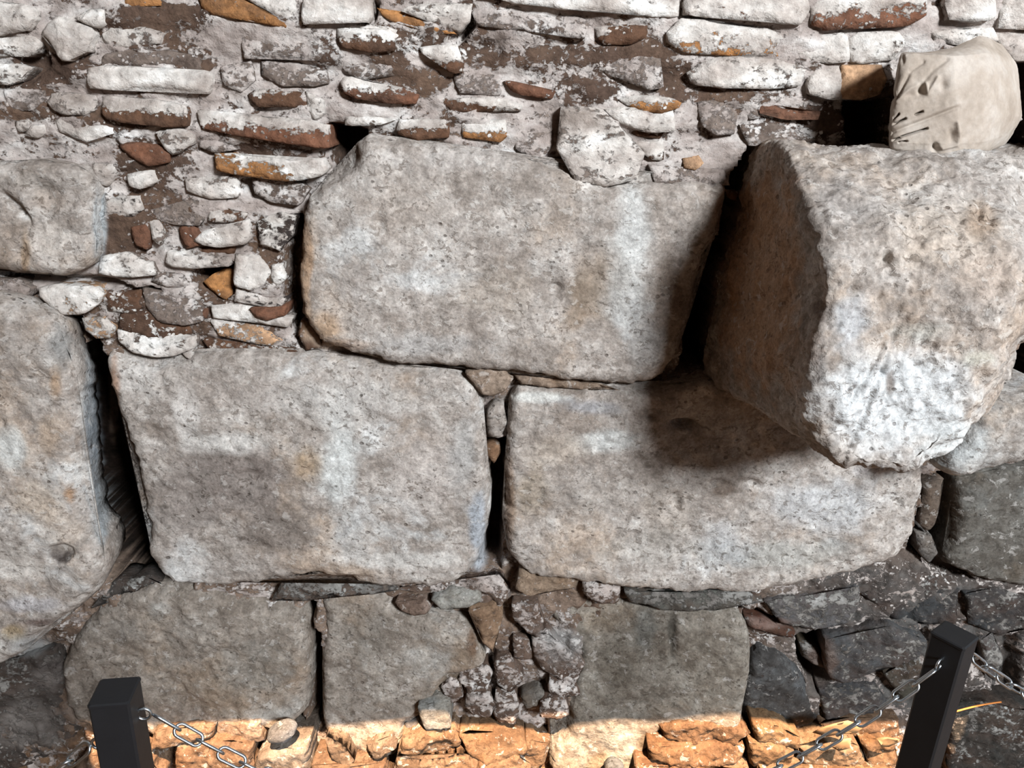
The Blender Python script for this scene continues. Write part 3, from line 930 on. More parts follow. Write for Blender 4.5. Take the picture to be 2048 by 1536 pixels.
# --- thin bricks and stones of the upper courses: outline, substrate, wash (amount, more at top, more at right), proud ---
UP = [
    ("stone", "-60,3 0,5 40,5 65,15 68,30 62,62 0,68 -60,68", C_GREY, (.95, .1), .030),
    ("stone", "-60,74 0,73 60,70 78,82 70,104 52,112 0,110 -60,110", C_GREY, (.85, .3), .022),
    ("stone", "-60,128 0,128 30,128 54,135 38,165 0,170 -60,170", C_GREY, (.9, .2), .03),
    ("stone", "75,68 90,45 105,30 140,42 175,57 181,68 176,100 162,104 137,122 125,122 108,105 94,78", C_GREY, (1.05, 0), .050),
    ("stone", "147,36 175,15 207,20 206,47 190,57 170,48", C_GREY, (1.0, 0), .035),
    ("stone", "195,66 215,55 290,55 325,65 320,88 290,90 230,97 205,85", C_GREY, (.85, .1), .020),
    ("brick", "245,-10 322,-10 320,11 250,12", C_ORANGE, (.0, 0), .025),
    ("brick", "388,-12 470,-12 512,16 545,30 578,46 572,58 512,42 455,36 420,25 400,12", C_ORANGE, (.05, .3), .035),
    ("stone", "475,-12 585,-12 592,20 588,42 560,36 520,12", C_GREY, (1.0, 0), .030),
    ("brick", "176,135 212,131 412,142 425,150 422,172 412,190 370,180 300,175 200,179 180,175 171,163", C_GREY, (1.05, .1), .050),
    ("stone", "188,131 215,106 260,97 330,97 398,118 410,140 300,134 212,129", C_GREY, (.5, .0), .008),
    ("stone", "90,202 100,184 140,183 184,187 192,205 185,222 165,231 120,225 100,215", C_GREY, (.85, .5), .042),
    ("stone", "5,180 40,178 85,183 84,205 65,222 20,222 8,205", C_GREY, (.75, .2), .022),
    ("brick", "200,197 215,195 280,195 368,210 372,228 374,252 325,254 215,240 205,225", C_BROWN, (.52, 1.3), .055),
    ("brick", "390,223 420,224 512,233 600,240 655,250 661,290 648,297 600,290 520,278 440,268 398,258 392,240", C_TERRA, (.50, 1.4), .060),
    ("stone", "28,241 58,240 52,263 38,263", C_GREY, (.9, 0), .025),
    ("stone", "48,273 60,250 80,252 86,268 75,275", C_GREY, (1.0, 0), .032),
    ("stone", "105,240 118,237 143,243 148,250 200,250 225,256 225,268 170,286 150,275 115,265", C_GREY, (1.0, 0), .040),
    ("stone", "228,255 250,250 282,252 275,280 245,292 230,280", C_GREY, (.75, .2), .018),
    ("brick", "235,292 260,285 310,290 340,305 338,325 300,335 265,318 250,305", C_TERRA, (.1, .2), .030),
    ("stone", "310,268 345,253 390,268 388,285 345,310 330,300", C_GREY, (.95, 0), .038),
    ("stone", "392,268 450,281 475,300 420,305 397,295", C_GREY, (.8, .2), .020),
    ("brick", "425,308 450,307 512,315 600,322 645,320 655,340 640,352 600,360 560,360 510,350 460,348 435,340", C_ORANGE, (.62, .7, .9), .060),
    ("stone", "255,347 300,340 305,360 316,362 280,378 258,372", C_GREY, (1.0, 0), .035),
    ("stone", "372,357 470,352 478,370 475,395 420,398 376,385", C_GREY, (.95, 0), .035),
    ("stone", "182,325 228,325 230,350 215,372 188,368", C_GREY, (.9, 0), .025),
    ("brick", "490,190 512,178 600,182 618,205 615,214 510,212 500,205", C_BROWN, (.2, .9), .025),
    ("stone", "608,183 648,200 654,225 630,240 615,222 622,205", C_GREY, (.9, 0), .030),
    ("stone", "470,60 520,48 600,58 665,92 640,118 560,110 490,115", C_GREY, (.75, 0), .012),
    ("stone", "520,120 600,122 650,140 655,165 560,172 520,150", C_GREY, (.68, .1), .014),
    ("stone", "440,130 500,125 512,160 480,185 445,170", C_GREY, (.75, .1), .016),
    ("brick", "607,-12 742,-12 744,32 737,42 697,41 672,41 612,47 605,37", C_GREY, (1.15, 0), .060),
    ("brick", "672,58 690,55 780,58 797,70 792,85 790,102 740,104 680,95 672,80", C_BROWN, (.48, 1.4), .045),
    ("stone", "690,48 770,47 796,57 794,68 740,61 692,54", C_GREY, (.95, 0), .030),
    ("brick", "755,15 790,20 850,40 905,62 916,68 880,68 820,52 770,35", C_ORANGE, (.05, .3), .030),
    ("brick", "812,15 850,4 945,4 940,40 922,64 900,60 850,38 800,22", C_GREY, (.85, .1), .048),
    ("brick", "944,25 962,6 1024,8 1060,25 1150,30 1178,42 1170,74 1140,80 1100,66 1024,55 985,55 955,48", C_GREY, (.80, .2), .040),
    ("stone", "810,62 860,58 880,75 840,82 815,90 808,80", C_GREY, (.7, 0), .018),
    ("stone", "836,95 850,92 912,88 920,105 930,125 925,145 900,145 870,120 842,106", C_BROWN, (.75, 1.0), .042),
    ("brick", "676,165 682,155 720,159 800,175 838,190 832,205 790,207 720,200 685,188", C_TERRA, (.50, 1.4), .045),
    ("brick", "875,196 910,192 1024,200 1045,210 1040,222 990,219 970,220 910,222 885,208", C_BROWN, (.6, 1.0, .6), .036),
    ("brick", "690,232 790,238 762,250 740,253 690,250", C_GREY, (.95, 0), .036),
    ("brick", "797,236 890,242 896,252 897,275 830,279 795,268 790,258", C_BROWN, (.52, 1.3, -.3), .045),
    ("brick", "918,244 1010,240 1016,270 1000,283 970,277 925,275", C_ORANGE, (.62, 1.2), .036),
    ("stone", "680,108 760,104 800,112 790,150 720,158 682,140", C_GREY, (.68, 0), .012),
    ("stone", "905,150 1000,140 1010,165 1000,190 920,185", C_GREY, (.72, 0), .014),
    ("brick", "960,-12 1365,-12 1363,30 1320,32 1280,28 1150,18 1024,6", C_GREY, (1.02, -.1), .050),
    ("brick", "1367,8 1375,-12 1617,-12 1618,20 1602,50 1530,43 1450,36 1400,32 1370,30", C_TERRA, (.95, .35), .050),
    ("brick", "1190,52 1240,48 1300,50 1290,75 1260,88 1210,88 1195,75", C_BROWN, (.3, .8, -.8), .018),
    ("brick", "1332,62 1360,40 1400,38 1450,48 1536,55 1588,85 1588,118 1430,108 1365,105 1332,85", C_ORANGE, (.72, .5), .030),
    ("brick", "1376,145 1420,118 1440,113 1536,118 1600,125 1612,140 1600,172 1536,177 1400,172 1386,165", C_GREY, (.92, .1), .036),
    ("stone", "1190,124 1280,108 1320,115 1325,175 1300,180 1250,160 1200,142", C_GREY, (.72, 0), .020),
    ("brick", "1008,160 1060,168 1112,180 1106,196 1070,195 1024,183", C_TERRA, (.15, .3), .026),
    ("brick", "1240,196 1300,190 1340,195 1365,205 1360,216 1320,226 1280,222 1255,210", C_ORANGE, (.55, 1.2, -.4), .036),
    ("brick", "1210,216 1240,211 1300,228 1350,220 1352,262 1300,266 1270,256 1230,240", C_GREY, (.95, .1), .046),
    ("brick", "1245,254 1300,266 1332,266 1322,279 1272,272", C_BROWN, (.0, 0), .020),
    ("stone", "1262,285 1330,280 1330,320 1302,318 1277,302", C_BROWN, (.85, .6), .032),
    ("plaster_lump", "1120,215 1200,215 1240,250 1290,310 1268,360 1210,371 1150,360 1130,322 1115,300", C_GREY, (.85, 0), .070),
    ("stone", "1366,320 1400,310 1410,325 1390,340 1370,336", C_TAN, (.1, 0), .028),
    ("stone", "1396,206 1450,196 1476,226 1466,270 1430,275 1402,250", C_GREY, (.66, 0), .028),
    ("stone", "1300,330 1400,345 1450,340 1460,372 1400,366 1310,368", C_GREY, (.8, 0), .045),
    ("stone", "1030,230 1100,220 1110,290 1080,320 1030,300", C_GREY, (.75, 0), .016),
    ("brick", "1622,14 1640,4 1700,-12 1852,-12 1850,28 1820,50 1780,55 1700,53 1680,56 1650,58 1626,50", C_TERRA, (.62, 1.0, -.4), .050),
    ("brick", "1893,5 1895,-12 1990,-12 1992,30 1985,40 1900,40", C_BROWN, (1.05, 0, .3), .050),
    ("brick", "2005,-12 2130,-12 2130,60 2000,56", C_GREY, (.95, 0), .040),
    ("stone", "1592,76 1612,62 1688,61 1698,75 1696,124 1612,124 1594,110", C_GREY, (1.0, 0), .034),
    ("stone", "1702,76 1716,64 1800,66 1812,86 1792,118 1704,124", C_GREY, (1.0, 0), .036),
    ("stone", "1614,152 1632,136 1684,131 1680,195 1640,197 1616,190", C_GREY, (.95, 0), .036),
    ("brick", "1686,131 1768,127 1778,160 1765,188 1730,198 1680,195", C_TAN, (.12, 0), .048),
    ("brick", "1520,206 1600,220 1642,226 1636,241 1560,236 1520,226", C_TERRA, (.1, .3), .030),
    ("stone", "1860,58 1990,55 2000,80 1960,95 1870,80", C_GREY, (1.0, 0), .025),
    ("stone", "1990,62 2130,64 2130,118 2030,120 2002,100", C_GREY, (1.0, 0), .03),
    ("stone", "1480,250 1540,245 1600,262 1640,280 1560,288 1500,290", C_GREY, (.6, 0), .024),
    ("stone", "1490,190 1516,192 1520,236 1500,240", C_GREY, (.75, 0), .022),
    # patch of small bricks between the upper left block and the broad block
    ("stone", "226,396 275,393 286,420 265,435 202,433 206,410", C_CHAR, (.7, .2), .028),
    ("brick", "260,455 290,448 300,475 296,500 275,490 262,470", C_TERRA, (.05, 0), .035),
    ("brick", "350,456 385,452 403,475 395,490 375,493 355,475", C_TERRA, (.05, 0), .038),
    ("stone", "385,482 410,462 495,440 501,480 490,490 430,495", C_GREY, (1.0, 0), .050),
    ("stone", "300,420 380,398 420,410 400,450 350,450 320,440", C_GREY, (.66, 0), .025),
    ("stone", "420,412 495,428 482,444 440,446 415,440", C_BROWN, (.6, .2), .034),
    ("stone", "296,440 318,438 330,475 320,490 305,480", C_GREY, (.85, 0), .030),
    ("brick", "395,496 468,492 466,508 400,506", C_BROWN, (.0, 0), .015),
    ("stone", "330,500 372,500 400,508 458,518 455,532 400,536 352,536 328,525", C_GREY, (.85, 0), .045),
    ("stone", "200,512 260,505 300,528 312,548 260,552 200,546", C_GREY, (.85, 0), .045),
    ("stone", "310,545 360,548 375,570 340,578 300,565", C_GREY, (.75, 0), .036),
    ("brick", "405,562 440,540 465,546 465,605 430,587", C_ORANGE, (.15, 0), -.02),
    ("stone", "467,512 512,515 540,545 530,570 500,582 470,572", C_GREY, (.95, 0), .045),
    ("stone", "468,577 530,590 575,600 562,613 500,611 470,605", C_CHAR, (.72, .2), .040),
    ("stone", "540,530 565,528 572,560 555,575 542,560", C_GREY, (.9, 0), .036),
    ("stone", "512,440 560,425 590,432 585,470 560,500 520,490", C_CHAR, (.60, .1), .028),
    ("stone", "500,350 600,362 620,380 600,410 540,405 505,390", C_GREY, (.75, 0), .032),
    ("brick", "418,611 500,613 520,624 578,640 576,653 520,646 420,636", C_GREY, (1.05, 0), .048),
    ("brick", "500,615 570,614 569,632 537,640 512,633", C_TERRA, (-.1, 0), .058),
    ("brick", "350,606 412,620 412,636 380,630", C_TERRA, (.1, 0), .030),
    # bands of thin leaning stones above the middle left block
    ("stone", "75,576 100,571 190,575 206,590 195,606 170,626 130,629 100,611 80,596", C_TAN, (.85, .2), .055),
    ("stone", "-60,556 0,560 22,558 58,578 55,596 0,590 -60,588", C_GREY, (.7, .0), .050),
    ("stone", "160,640 200,634 226,655 216,676 190,676 166,662", C_TAN, (.6, .1), .040),
    ("stone", "226,664 242,660 300,678 345,686 386,672 391,695 350,710 300,713 260,701 232,682", C_GREY, (.9, -.2), .062),
    ("stone", "240,625 300,625 380,655 385,670 340,682 290,670 240,655", C_BROWN, (.35, .0), .036),
    ("stone", "280,577 340,590 400,602 410,638 370,650 320,640 288,610", C_GREY, (.55, 0), .030),
    ("stone", "200,585 275,582 285,612 270,630 215,622", C_BROWN, (.4, 0), .024),
    ("stone", "352,697 386,692 386,726 366,712", C_GREY, (.95, 0), .050),
    ("stone", "415,642 520,652 562,682 540,692 480,682 440,672", C_TAN, (.55, .1), .040),
    ("stone", "400,680 470,690 560,695 600,706 520,702 420,705", C_BROWN, (.45, 0), .040),
    ("stone", "600,640 625,660 640,690 615,698 596,670", C_BROWN, (.25, 0), .030),
]
for i, (nm, s, b, pv, pr) in enumerate(UP):
    stone(nm, s, front=-pr * 0.5, depth=pr + 0.09, rnd=0.006, rough=0.006, step=0.0062, mat=M_WALLWASH if (b == C_GREY and pv[0] < 0.82) else M_FLAKY, base=b,
          pv=(pv[0] - (0.16 if b == C_GREY and pv[0] < 1.03 else 0.04),) + tuple(pv[1:]),
          tilt=(random.uniform(-.06, .06), random.uniform(.05, .35)), jit=0.9, smooth=0, lumps=0.008)

# --- rubble packed between and under the big blocks ---
G1 = (150, 148, 144); G2 = (128, 122, 116); T1 = (214, 196, 178); D1 = (104, 104, 104)
RUB = [
    ("975,822 990,806 1008,811 1012,850 1001,875 985,879 976,870", .030, (215, 212, 210), 0),
    ("974,892 1000,889 1003,905 987,928 975,915", .0, (205, 170, 140), 0),
    ("930,742 1000,737 1028,760 1010,786 985,800 962,790 946,766", .045, (215, 200, 186), 1),
    ("1030,752 1110,748 1180,768 1240,778 1100,778 1045,772", .03, (215, 200, 186), 1),
    ("862,1202 900,1188 955,1190 961,1206 935,1217 880,1219", .048, (205, 210, 208), 0),
    ("790,1208 850,1202 862,1218 850,1232 828,1236 800,1222", .040, (168, 150, 140), 0),
    ("938,1226 990,1216 1006,1240 985,1305 966,1290 952,1246", .055, (196, 170, 146), 1),
    ("1024,1216 1075,1215 1087,1250 1078,1285 1050,1268 1026,1245", .045, (178, 178, 172), 1),
    ("1062,1272 1095,1262 1130,1300 1170,1330 1150,1372 1095,1356 1070,1325", .030, (186, 190, 190), 1),
    ("1026,1278 1058,1284 1064,1318 1030,1318", .030, (168, 160, 150), 1),
    ("988,1328 1020,1322 1046,1360 1022,1384 992,1370", .045, (140, 130, 122), 0),
    ("920,1342 972,1336 985,1350 975,1380 940,1388 915,1368", .040, (130, 116, 108), 1),
    ("882,1382 900,1365 920,1372 925,1400 905,1415 884,1402", .045, (140, 132, 128), 1),
    ("935,1392 975,1386 990,1405 980,1432 950,1436 928,1415", .045, (130, 122, 114), 1),
    ("990,1392 1030,1388 1040,1420 1030,1450 1000,1452 984,1430", .050, (150, 146, 140), 1),
    ("1042,1396 1075,1384 1095,1395 1080,1412 1050,1420", .040, (170, 172, 172), 0),
    ("1080,1412 1096,1402 1132,1400 1140,1432 1116,1442 1078,1436", .070, (132, 126, 122), 0),
    ("1100,1362 1150,1375 1160,1396 1110,1398 1095,1384", .045, (150, 150, 142), 1),
    ("838,1416 868,1410 896,1416 901,1456 852,1461 840,1440", .075, (196, 208, 214), 0),
    ("808,1450 836,1440 840,1470 812,1475", .045, (150, 152, 156), 0),
    ("1532,1210 1600,1200 1690,1196 1726,1184 1726,1210 1706,1240 1690,1256 1620,1266 1562,1250", .020, (150, 150, 152), 1),
    ("1650,1280 1720,1272 1780,1252 1852,1280 1842,1312 1760,1350 1702,1372 1664,1366 1652,1330", .025, (120, 122, 124), 1),
    ("1640,1385 1700,1376 1760,1380 1780,1420 1720,1440 1650,1440", .015, (106, 106, 108), 1),
    ("1770,1350 1850,1315 1852,1380 1800,1400", .010, (112, 108, 96), 1),
    ("1730,1195 1800,1170 1870,1160 1920,1180 1910,1245 1850,1250 1780,1240", .005, (92, 94, 96), 1),
    ("1852,975 1890,962 1874,1050 1856,1066 1842,1050", .0, (130, 120, 112), 0),
    ("1836,1072 1870,1076 1882,1110 1862,1132 1842,1112", .015, (150, 150, 150), 1),
    ("1930,1190 2000,1180 2060,1200 2060,1260 1990,1270 1940,1250", .010, (90, 92, 94), 1),
    ("1962,1285 1990,1270 2010,1330 1995,1370 1972,1350", .02, (150, 150, 152), 1),
    ("1900,1420 1990,1410 2090,1430 2090,1560 1900,1560", .05, (86, 84, 80), 1),
    ("1490,1236 1530,1246 1595,1268 1588,1282 1540,1270 1500,1256", .012, (120, 74, 54), 0),
    ("1600,1290 1640,1300 1652,1340 1630,1330 1604,1316", -.01, (130, 116, 96), 1),
    ("1040,1142 1100,1152 1160,1160 1150,1180 1060,1192 1030,1170", .040, (190, 172, 154), 1),
    ("1165,1166 1240,1176 1240,1205 1200,1212 1165,1195", .045, (160, 146, 134), 1),
    ("1250,1186 1400,1190 1500,1190 1530,1210 1430,1222 1330,1222 1260,1208", .030, (150, 150, 142), 1),
    ("560,1172 640,1160 720,1172 800,1178 740,1190 640,1192 600,1210 540,1206", .020, (160, 144, 132), 1),
    ("800,1180 900,1172 1000,1150 1020,1180 1000,1205 960,1185 860,1190", .020, (165, 146, 130), 1),
    ("225,1165 290,1160 320,1175 240,1185 190,1212", .0, (100, 100, 98), 1),
    ("-80,1335 0,1335 50,1310 110,1300 128,1330 140,1400 175,1445 150,1480 60,1540 -80,1560", .01, (108, 98, 92), 1),
    ("1450,380 1478,382 1472,404 1458,398", -.04, (214, 176, 140), 0),
    # foot of the wall
    ("305,1466 430,1455 425,1476 355,1492 300,1500", .075, (255, 224, 195), 0),
    ("345,1498 440,1482 505,1492 510,1560 350,1560", .085, (240, 206, 176), 1),
    ("512,1512 560,1496 616,1490 622,1560 505,1560", .095, (255, 243, 230), 0),
    ("648,1482 690,1492 712,1522 684,1534 655,1504", .085, (255, 233, 210), 1),
    ("728,1492 785,1478 792,1502 746,1518", .085, (251, 228, 206), 1),
    ("625,1530 700,1536 770,1528 780,1570 625,1570", .10, (240, 206, 176), 1),
    ("802,1480 840,1466 905,1468 930,1490 900,1515 840,1520 800,1505", .085, (250, 216, 182), 1),
    ("915,1474 980,1472 1045,1482 1060,1505 1000,1520 940,1512", .080, (244, 206, 168), 1),
    ("1050,1486 1100,1496 1092,1530 1062,1560 1040,1525", .075, (236, 200, 164), 1),
    ("795,1515 860,1522 930,1514 960,1530 950,1570 790,1570", .105, (250, 220, 190), 1),
    ("955,1522 1040,1518 1062,1545 1050,1575 950,1572", .10, (250, 212, 176), 1),
    ("1318,1462 1380,1448 1480,1446 1500,1466 1470,1488 1390,1492 1330,1484", .070, (226, 184, 146), 1),
    ("1300,1492 1380,1496 1460,1492 1495,1505 1480,1530 1380,1535 1300,1520", .090, (230, 186, 146), 1),
    ("1504,1446 1550,1452 1600,1474 1596,1500 1550,1490 1508,1480", .075, (236, 196, 150), 1),
    ("1500,1488 1548,1494 1592,1506 1590,1535 1500,1540", .095, (226, 184, 140), 1),
    ("1275,1534 1380,1540 1500,1542 1510,1580 1265,1580", .11, (226, 182, 146), 1),
    ("1600,1500 1660,1482 1720,1492 1730,1525 1680,1545 1610,1540", .085, (244, 212, 176), 1),
    ("1725,1490 1790,1486 1800,1530 1740,1540", .085, (230, 190, 150), 1),
    ("1520,1540 1640,1548 1790,1540 1790,1590 1520,1590", .11, (240, 200, 160), 1),
    ("1640,1452 1700,1446 1800,1446 1800,1476 1660,1476", .045, (228, 191, 158), 1),
    ("145,1536 165,1518 210,1508 300,1520 330,1560 140,1570", .085, (251, 218, 188), 0),
    ("430,1446 520,1440 530,1480 470,1488 430,1476", .055, (191, 176, 164), 1),
]
for s, pr, b, lump in RUB:
    fy = float(s.split(',')[1].split()[0])
    crust = fy > 1130 and b[0] < 190 and (lump or b[0] < 150)
    foot = b[0] > 205 and fy > 1430
    mid = 780 < float(s.split(',')[0]) < 1180
    stone('rubble_stone', s, front=-pr, depth=pr + 0.09, rnd=0.016 if foot else 0.009, rough=0.012 if foot else (0.009 if lump else 0.006), step=0.0055 if foot else 0.007, base=((98, 82, 72) if mid else tuple(v * 0.58 for v in b)) if crust else (tuple(v * 0.60 + 12 for v in b) if foot else b), mat=(M_WALLWASH if mid else M_CRUST) if crust else M_LIME, pv=(0.50 if b[0] > 125 else 0.36, 0.2) if crust else None,
          tilt=(random.uniform(-.08, .08), random.uniform(-.1, .1)), lumps=(0.018 if lump else 0.008) if foot else (0.02 if lump else 0.006), jit=0.8, smooth=0)


# --- the same courses carried on a little past both ends of the view ---
for x0, x1, y0, y1 in ((2190, 2620, 330, 640), (2190, 2700, 670, 900), (2190, 2600, 935, 1170), (2120, 2600, 1200, 1420), (-560, -150, 330, 535),
                       (-620, -160, 590, 940), (-640, -160, 960, 1300), (-640, -110, 1330, 1540)):
    stone('stone_block', [(x0 + 8, y0), (x1 - 10, y0 + 8), (x1, y0 + 30), (x1 - 6, y1 - 20), (x1 - 30, y1), (x0 + 20, y1 - 5), (x0, y1 - 30), (x0, y0 + 24)],
          front=-0.05, depth=0.2, rnd=0.03, rough=0.010, step=0.012, base=LOW_DIM if y0 > 1100 else (255, 255, 255))
for r in range(7):
    for side in (0, 1):
        xa = 2140 + (r % 3) * 22 if side else -520 + (r % 2) * 40
        for q in range(3):
            w = 110 + 37 * ((r * 5 + q * 3) % 4)
            if side == 0 and xa + w > -70: break
            ya = -6 + r * 44
            stone('brick', [(xa, ya + 4), (xa + w - 8, ya), (xa + w, ya + 12), (xa + w - 4, ya + 34), (xa + 6, ya + 36), (xa - 3, ya + 20)],
                  front=-0.02, depth=0.1, rnd=0.006, rough=0.006, step=0.009, mat=M_FLAKY, base=(C_GREY, C_TERRA, C_BROWN)[(r + q) % 3], pv=(0.75, 0.7), smooth=0)
            xa += w + 8

# ------------------------------------------------------------------ carved fragment standing on the projecting block
def carved():
    rows = [
        [(1802, 112, -.02), (1806, 106, -.08), (1850, 104, -.11), (1905, 94, -.12), (1960, 72, -.09), (2000, 86, -.04), (2012, 100, -.02)],
        [(1794, 150, -.02), (1800, 108, -.16), (1850, 106, -.18), (1908, 110, -.19), (1975, 105, -.16), (2022, 122, -.09), (2034, 130, -.02)],
        [(1788, 190, -.02), (1788, 180, -.18), (1850, 178, -.20), (1912, 176, -.21), (1985, 172, -.185), (2036, 178, -.11), (2042, 180, -.02)],
        [(1782, 230, -.02), (1780, 240, -.185), (1850, 240, -.205), (1918, 240, -.215), (1988, 235, -.19), (2040, 232, -.11), (2044, 232, -.02)],
        [(1780, 280, -.02), (1777, 284, -.185), (1850, 288, -.205), (1922, 288, -.21), (1980, 282, -.185), (2022, 268, -.11), (2028, 262, -.02)],
        [(1785, 298, -.02), (1780, 304, -.17), (1850, 316, -.185), (1915, 322, -.19), (1965, 313, -.165), (2005, 292, -.10), (2010, 287, -.02)],
        [(1800, 300, -.015), (1800, 300, -.03), (1850, 304, -.03), (1910, 306, -.03), (1960, 304, -.03), (1990, 292, -.03), (2000, 287, -.015)],
    ]

    def relief(P):
        px, py = proj(P)
        h = np.zeros(len(P))
        lm = np.clip((1925 - px) / 12, 0, 1)

        def groove(pts, w, d):
            return -d * np.exp(-(seg_dist(pts, px, py, False) / w) ** 2)
        for pts in ([(1783, 238), (1797, 228)], [(1786, 248), (1812, 237)], [(1832, 229), (1845, 223)], [(1784, 281), (1800, 276)],
                    [(1803, 274), (1855, 257)], [(1798, 286), (1814, 283)]):
            h += groove(pts, 1.7, .014)
        h += groove([(1782, 266), (1850, 240), (1920, 213)], 4.0, .004)
        h -= groove([(1782, 256), (1850, 231), (1918, 205)], 6.0, .003)
        h += groove([(1788, 196), (1800, 180), (1818, 150)], 4.5, .005)
        h += groove([(1848, 122), (1822, 142)], 4.0, .003)
        h += groove([(1850, 160), (1868, 138), (1895, 118)], 4.5, .003)
        h -= groove([(1792, 202), (1822, 176), (1838, 170)], 4.0, .003)
        h -= 0.012 * np.exp(-(((px - 1843) / 6) ** 2 + ((py - 178) / 9) ** 2))
        h -= 0.007 * np.exp(-(((px - 1888) / 10) ** 2 + ((py - 168) / 12) ** 2))
        h -= 0.006 * np.exp(-(((px - 1830) / 16) ** 2 + ((py - 190) / 8) ** 2))
        h -= groove([(1852, 166), (1856, 186), (1866, 172), (1876, 155)], 4.0, .004)
        h -= 0.012 * np.exp(-(((px - 1871) / 6) ** 2 + ((py - 297) / 9) ** 2))
        h -= 0.007 * np.exp(-(((px - 1905) / 9) ** 2 + ((py - 272) / 16) ** 2))
        h -= groove([(1916, 246), (1922, 275), (1915, 290), (1885, 297)], 4.0, .004)
        h -= 0.004 * np.exp(-(((px - 1804) / 5) ** 2 + ((py - 118) / 10) ** 2))
        return h * lm
    P, F = patch('carved_fragment', rows, 280, 230, M_MARBLE, rough=0.003, extra=relief, sharp=0.45, seed=77)
    lo = P[:, 2].min()
    o = mesh_from('carved_stone_fragment', P, F, M_MARBLE, stain=stain_light_at(P), origin=(P[:, 0].mean(), -0.06, lo))
    tag(o, 'beige carved stone fragment with a chiselled scroll face, resting on the jutting block', 'carving')


carved()


# ------------------------------------------------------------------ barrier posts and chains
def tube_mesh(name, path, r, seg=10, closed=True):
    path = np.array(path); n = len(path)
    V = []; F = []
    for i in range(n):
        if closed:
            t = path[(i + 1) % n] - path[i - 1]
        else:
            t = path[min(i + 1, n - 1)] - path[max(i - 1, 0)]
        t = t / np.linalg.norm(t)
        a = np.array([0, 1, 0]) if abs(t[1]) < 0.9 else np.array([1, 0, 0])
        u = np.cross(t, a); u /= np.linalg.norm(u); v = np.cross(t, u)
        for k in range(seg):
            an = 2 * math.pi * k / seg
            V.append(path[i] + r * (math.cos(an) * u + math.sin(an) * v))
    for i in range(n if closed else n - 1):
        j = (i + 1) % n
        for k in range(seg):
            l = (k + 1) % seg
            F.append((i * seg + k, i * seg + l, j * seg + l, j * seg + k))
    if not closed:
        F.append(tuple(range(seg))[::-1]); F.append(tuple((n - 1) * seg + k for k in range(seg)))
    me = bpy.data.meshes.new(name)
    me.from_pydata([tuple(v) for v in V], [], F)
    me.polygons.foreach_set('use_smooth', [True] * len(me.polygons))
    me.materials.append(M_STEEL)
    return me


def link_path(L=0.042, Wd=0.0165, n=8):
    r = Wd / 2; s = L / 2 - r
    pts = []
    for k in range(n + 1):
        a = -math.pi / 2 + math.pi * k / n
        pts.append((s + r * math.cos(a), 0, r * math.sin(a)))
    for k in range(n + 1):
        a = math.pi / 2 + math.pi * k / n
        pts.append((-s + r * math.cos(a), 0, r * math.sin(a)))
    return pts


PITCH_L = 0.0345
LINK = tube_mesh('chain_link', link_path(), 0.0021)


def make_chain(A, B, sag, label):
    A = np.array(A); B = np.array(B)
    N = 400
    t = np.linspace(0, 1, N)
    C = A[None] * (1 - t[:, None]) + B[None] * t[:, None]
    C[:, 2] -= 4 * sag * t * (1 - t)
    ds = np.concatenate([[0], np.cumsum(np.linalg.norm(np.diff(C, axis=0), axis=1))])
    m = int(round(ds[-1] / PITCH_L))
    root = bpy.data.objects.new('barrier_chain', None)
    col.objects.link(root)
    root.location = C[0]
    tag(root, label, 'chain', 'silver chains of the barrier')
    for i in range(m):
        s = (i + 0.5) * ds[-1] / m
        p = np.array([np.interp(s, ds, C[:, k]) for k in range(3)])
        q = np.array([np.interp(s + 0.004, ds, C[:, k]) for k in range(3)])
        x = Vector(q - p).normalized()
        y = Vector((0, 0, 1)).cross(x).normalized()
        z = x.cross(y)
        M = Matrix((x, y, z)).transposed()
        M = M @ Matrix.Rotation(math.radians(45 + (90 if i % 2 else 0)), 3, 'X')
        o = bpy.data.objects.new('chain_link', LINK)
        col.objects.link(o)
        o.parent = root
        o.matrix_basis = Matrix.Translation(Vector(p - C[0])) @ M.to_4x4()
    return root


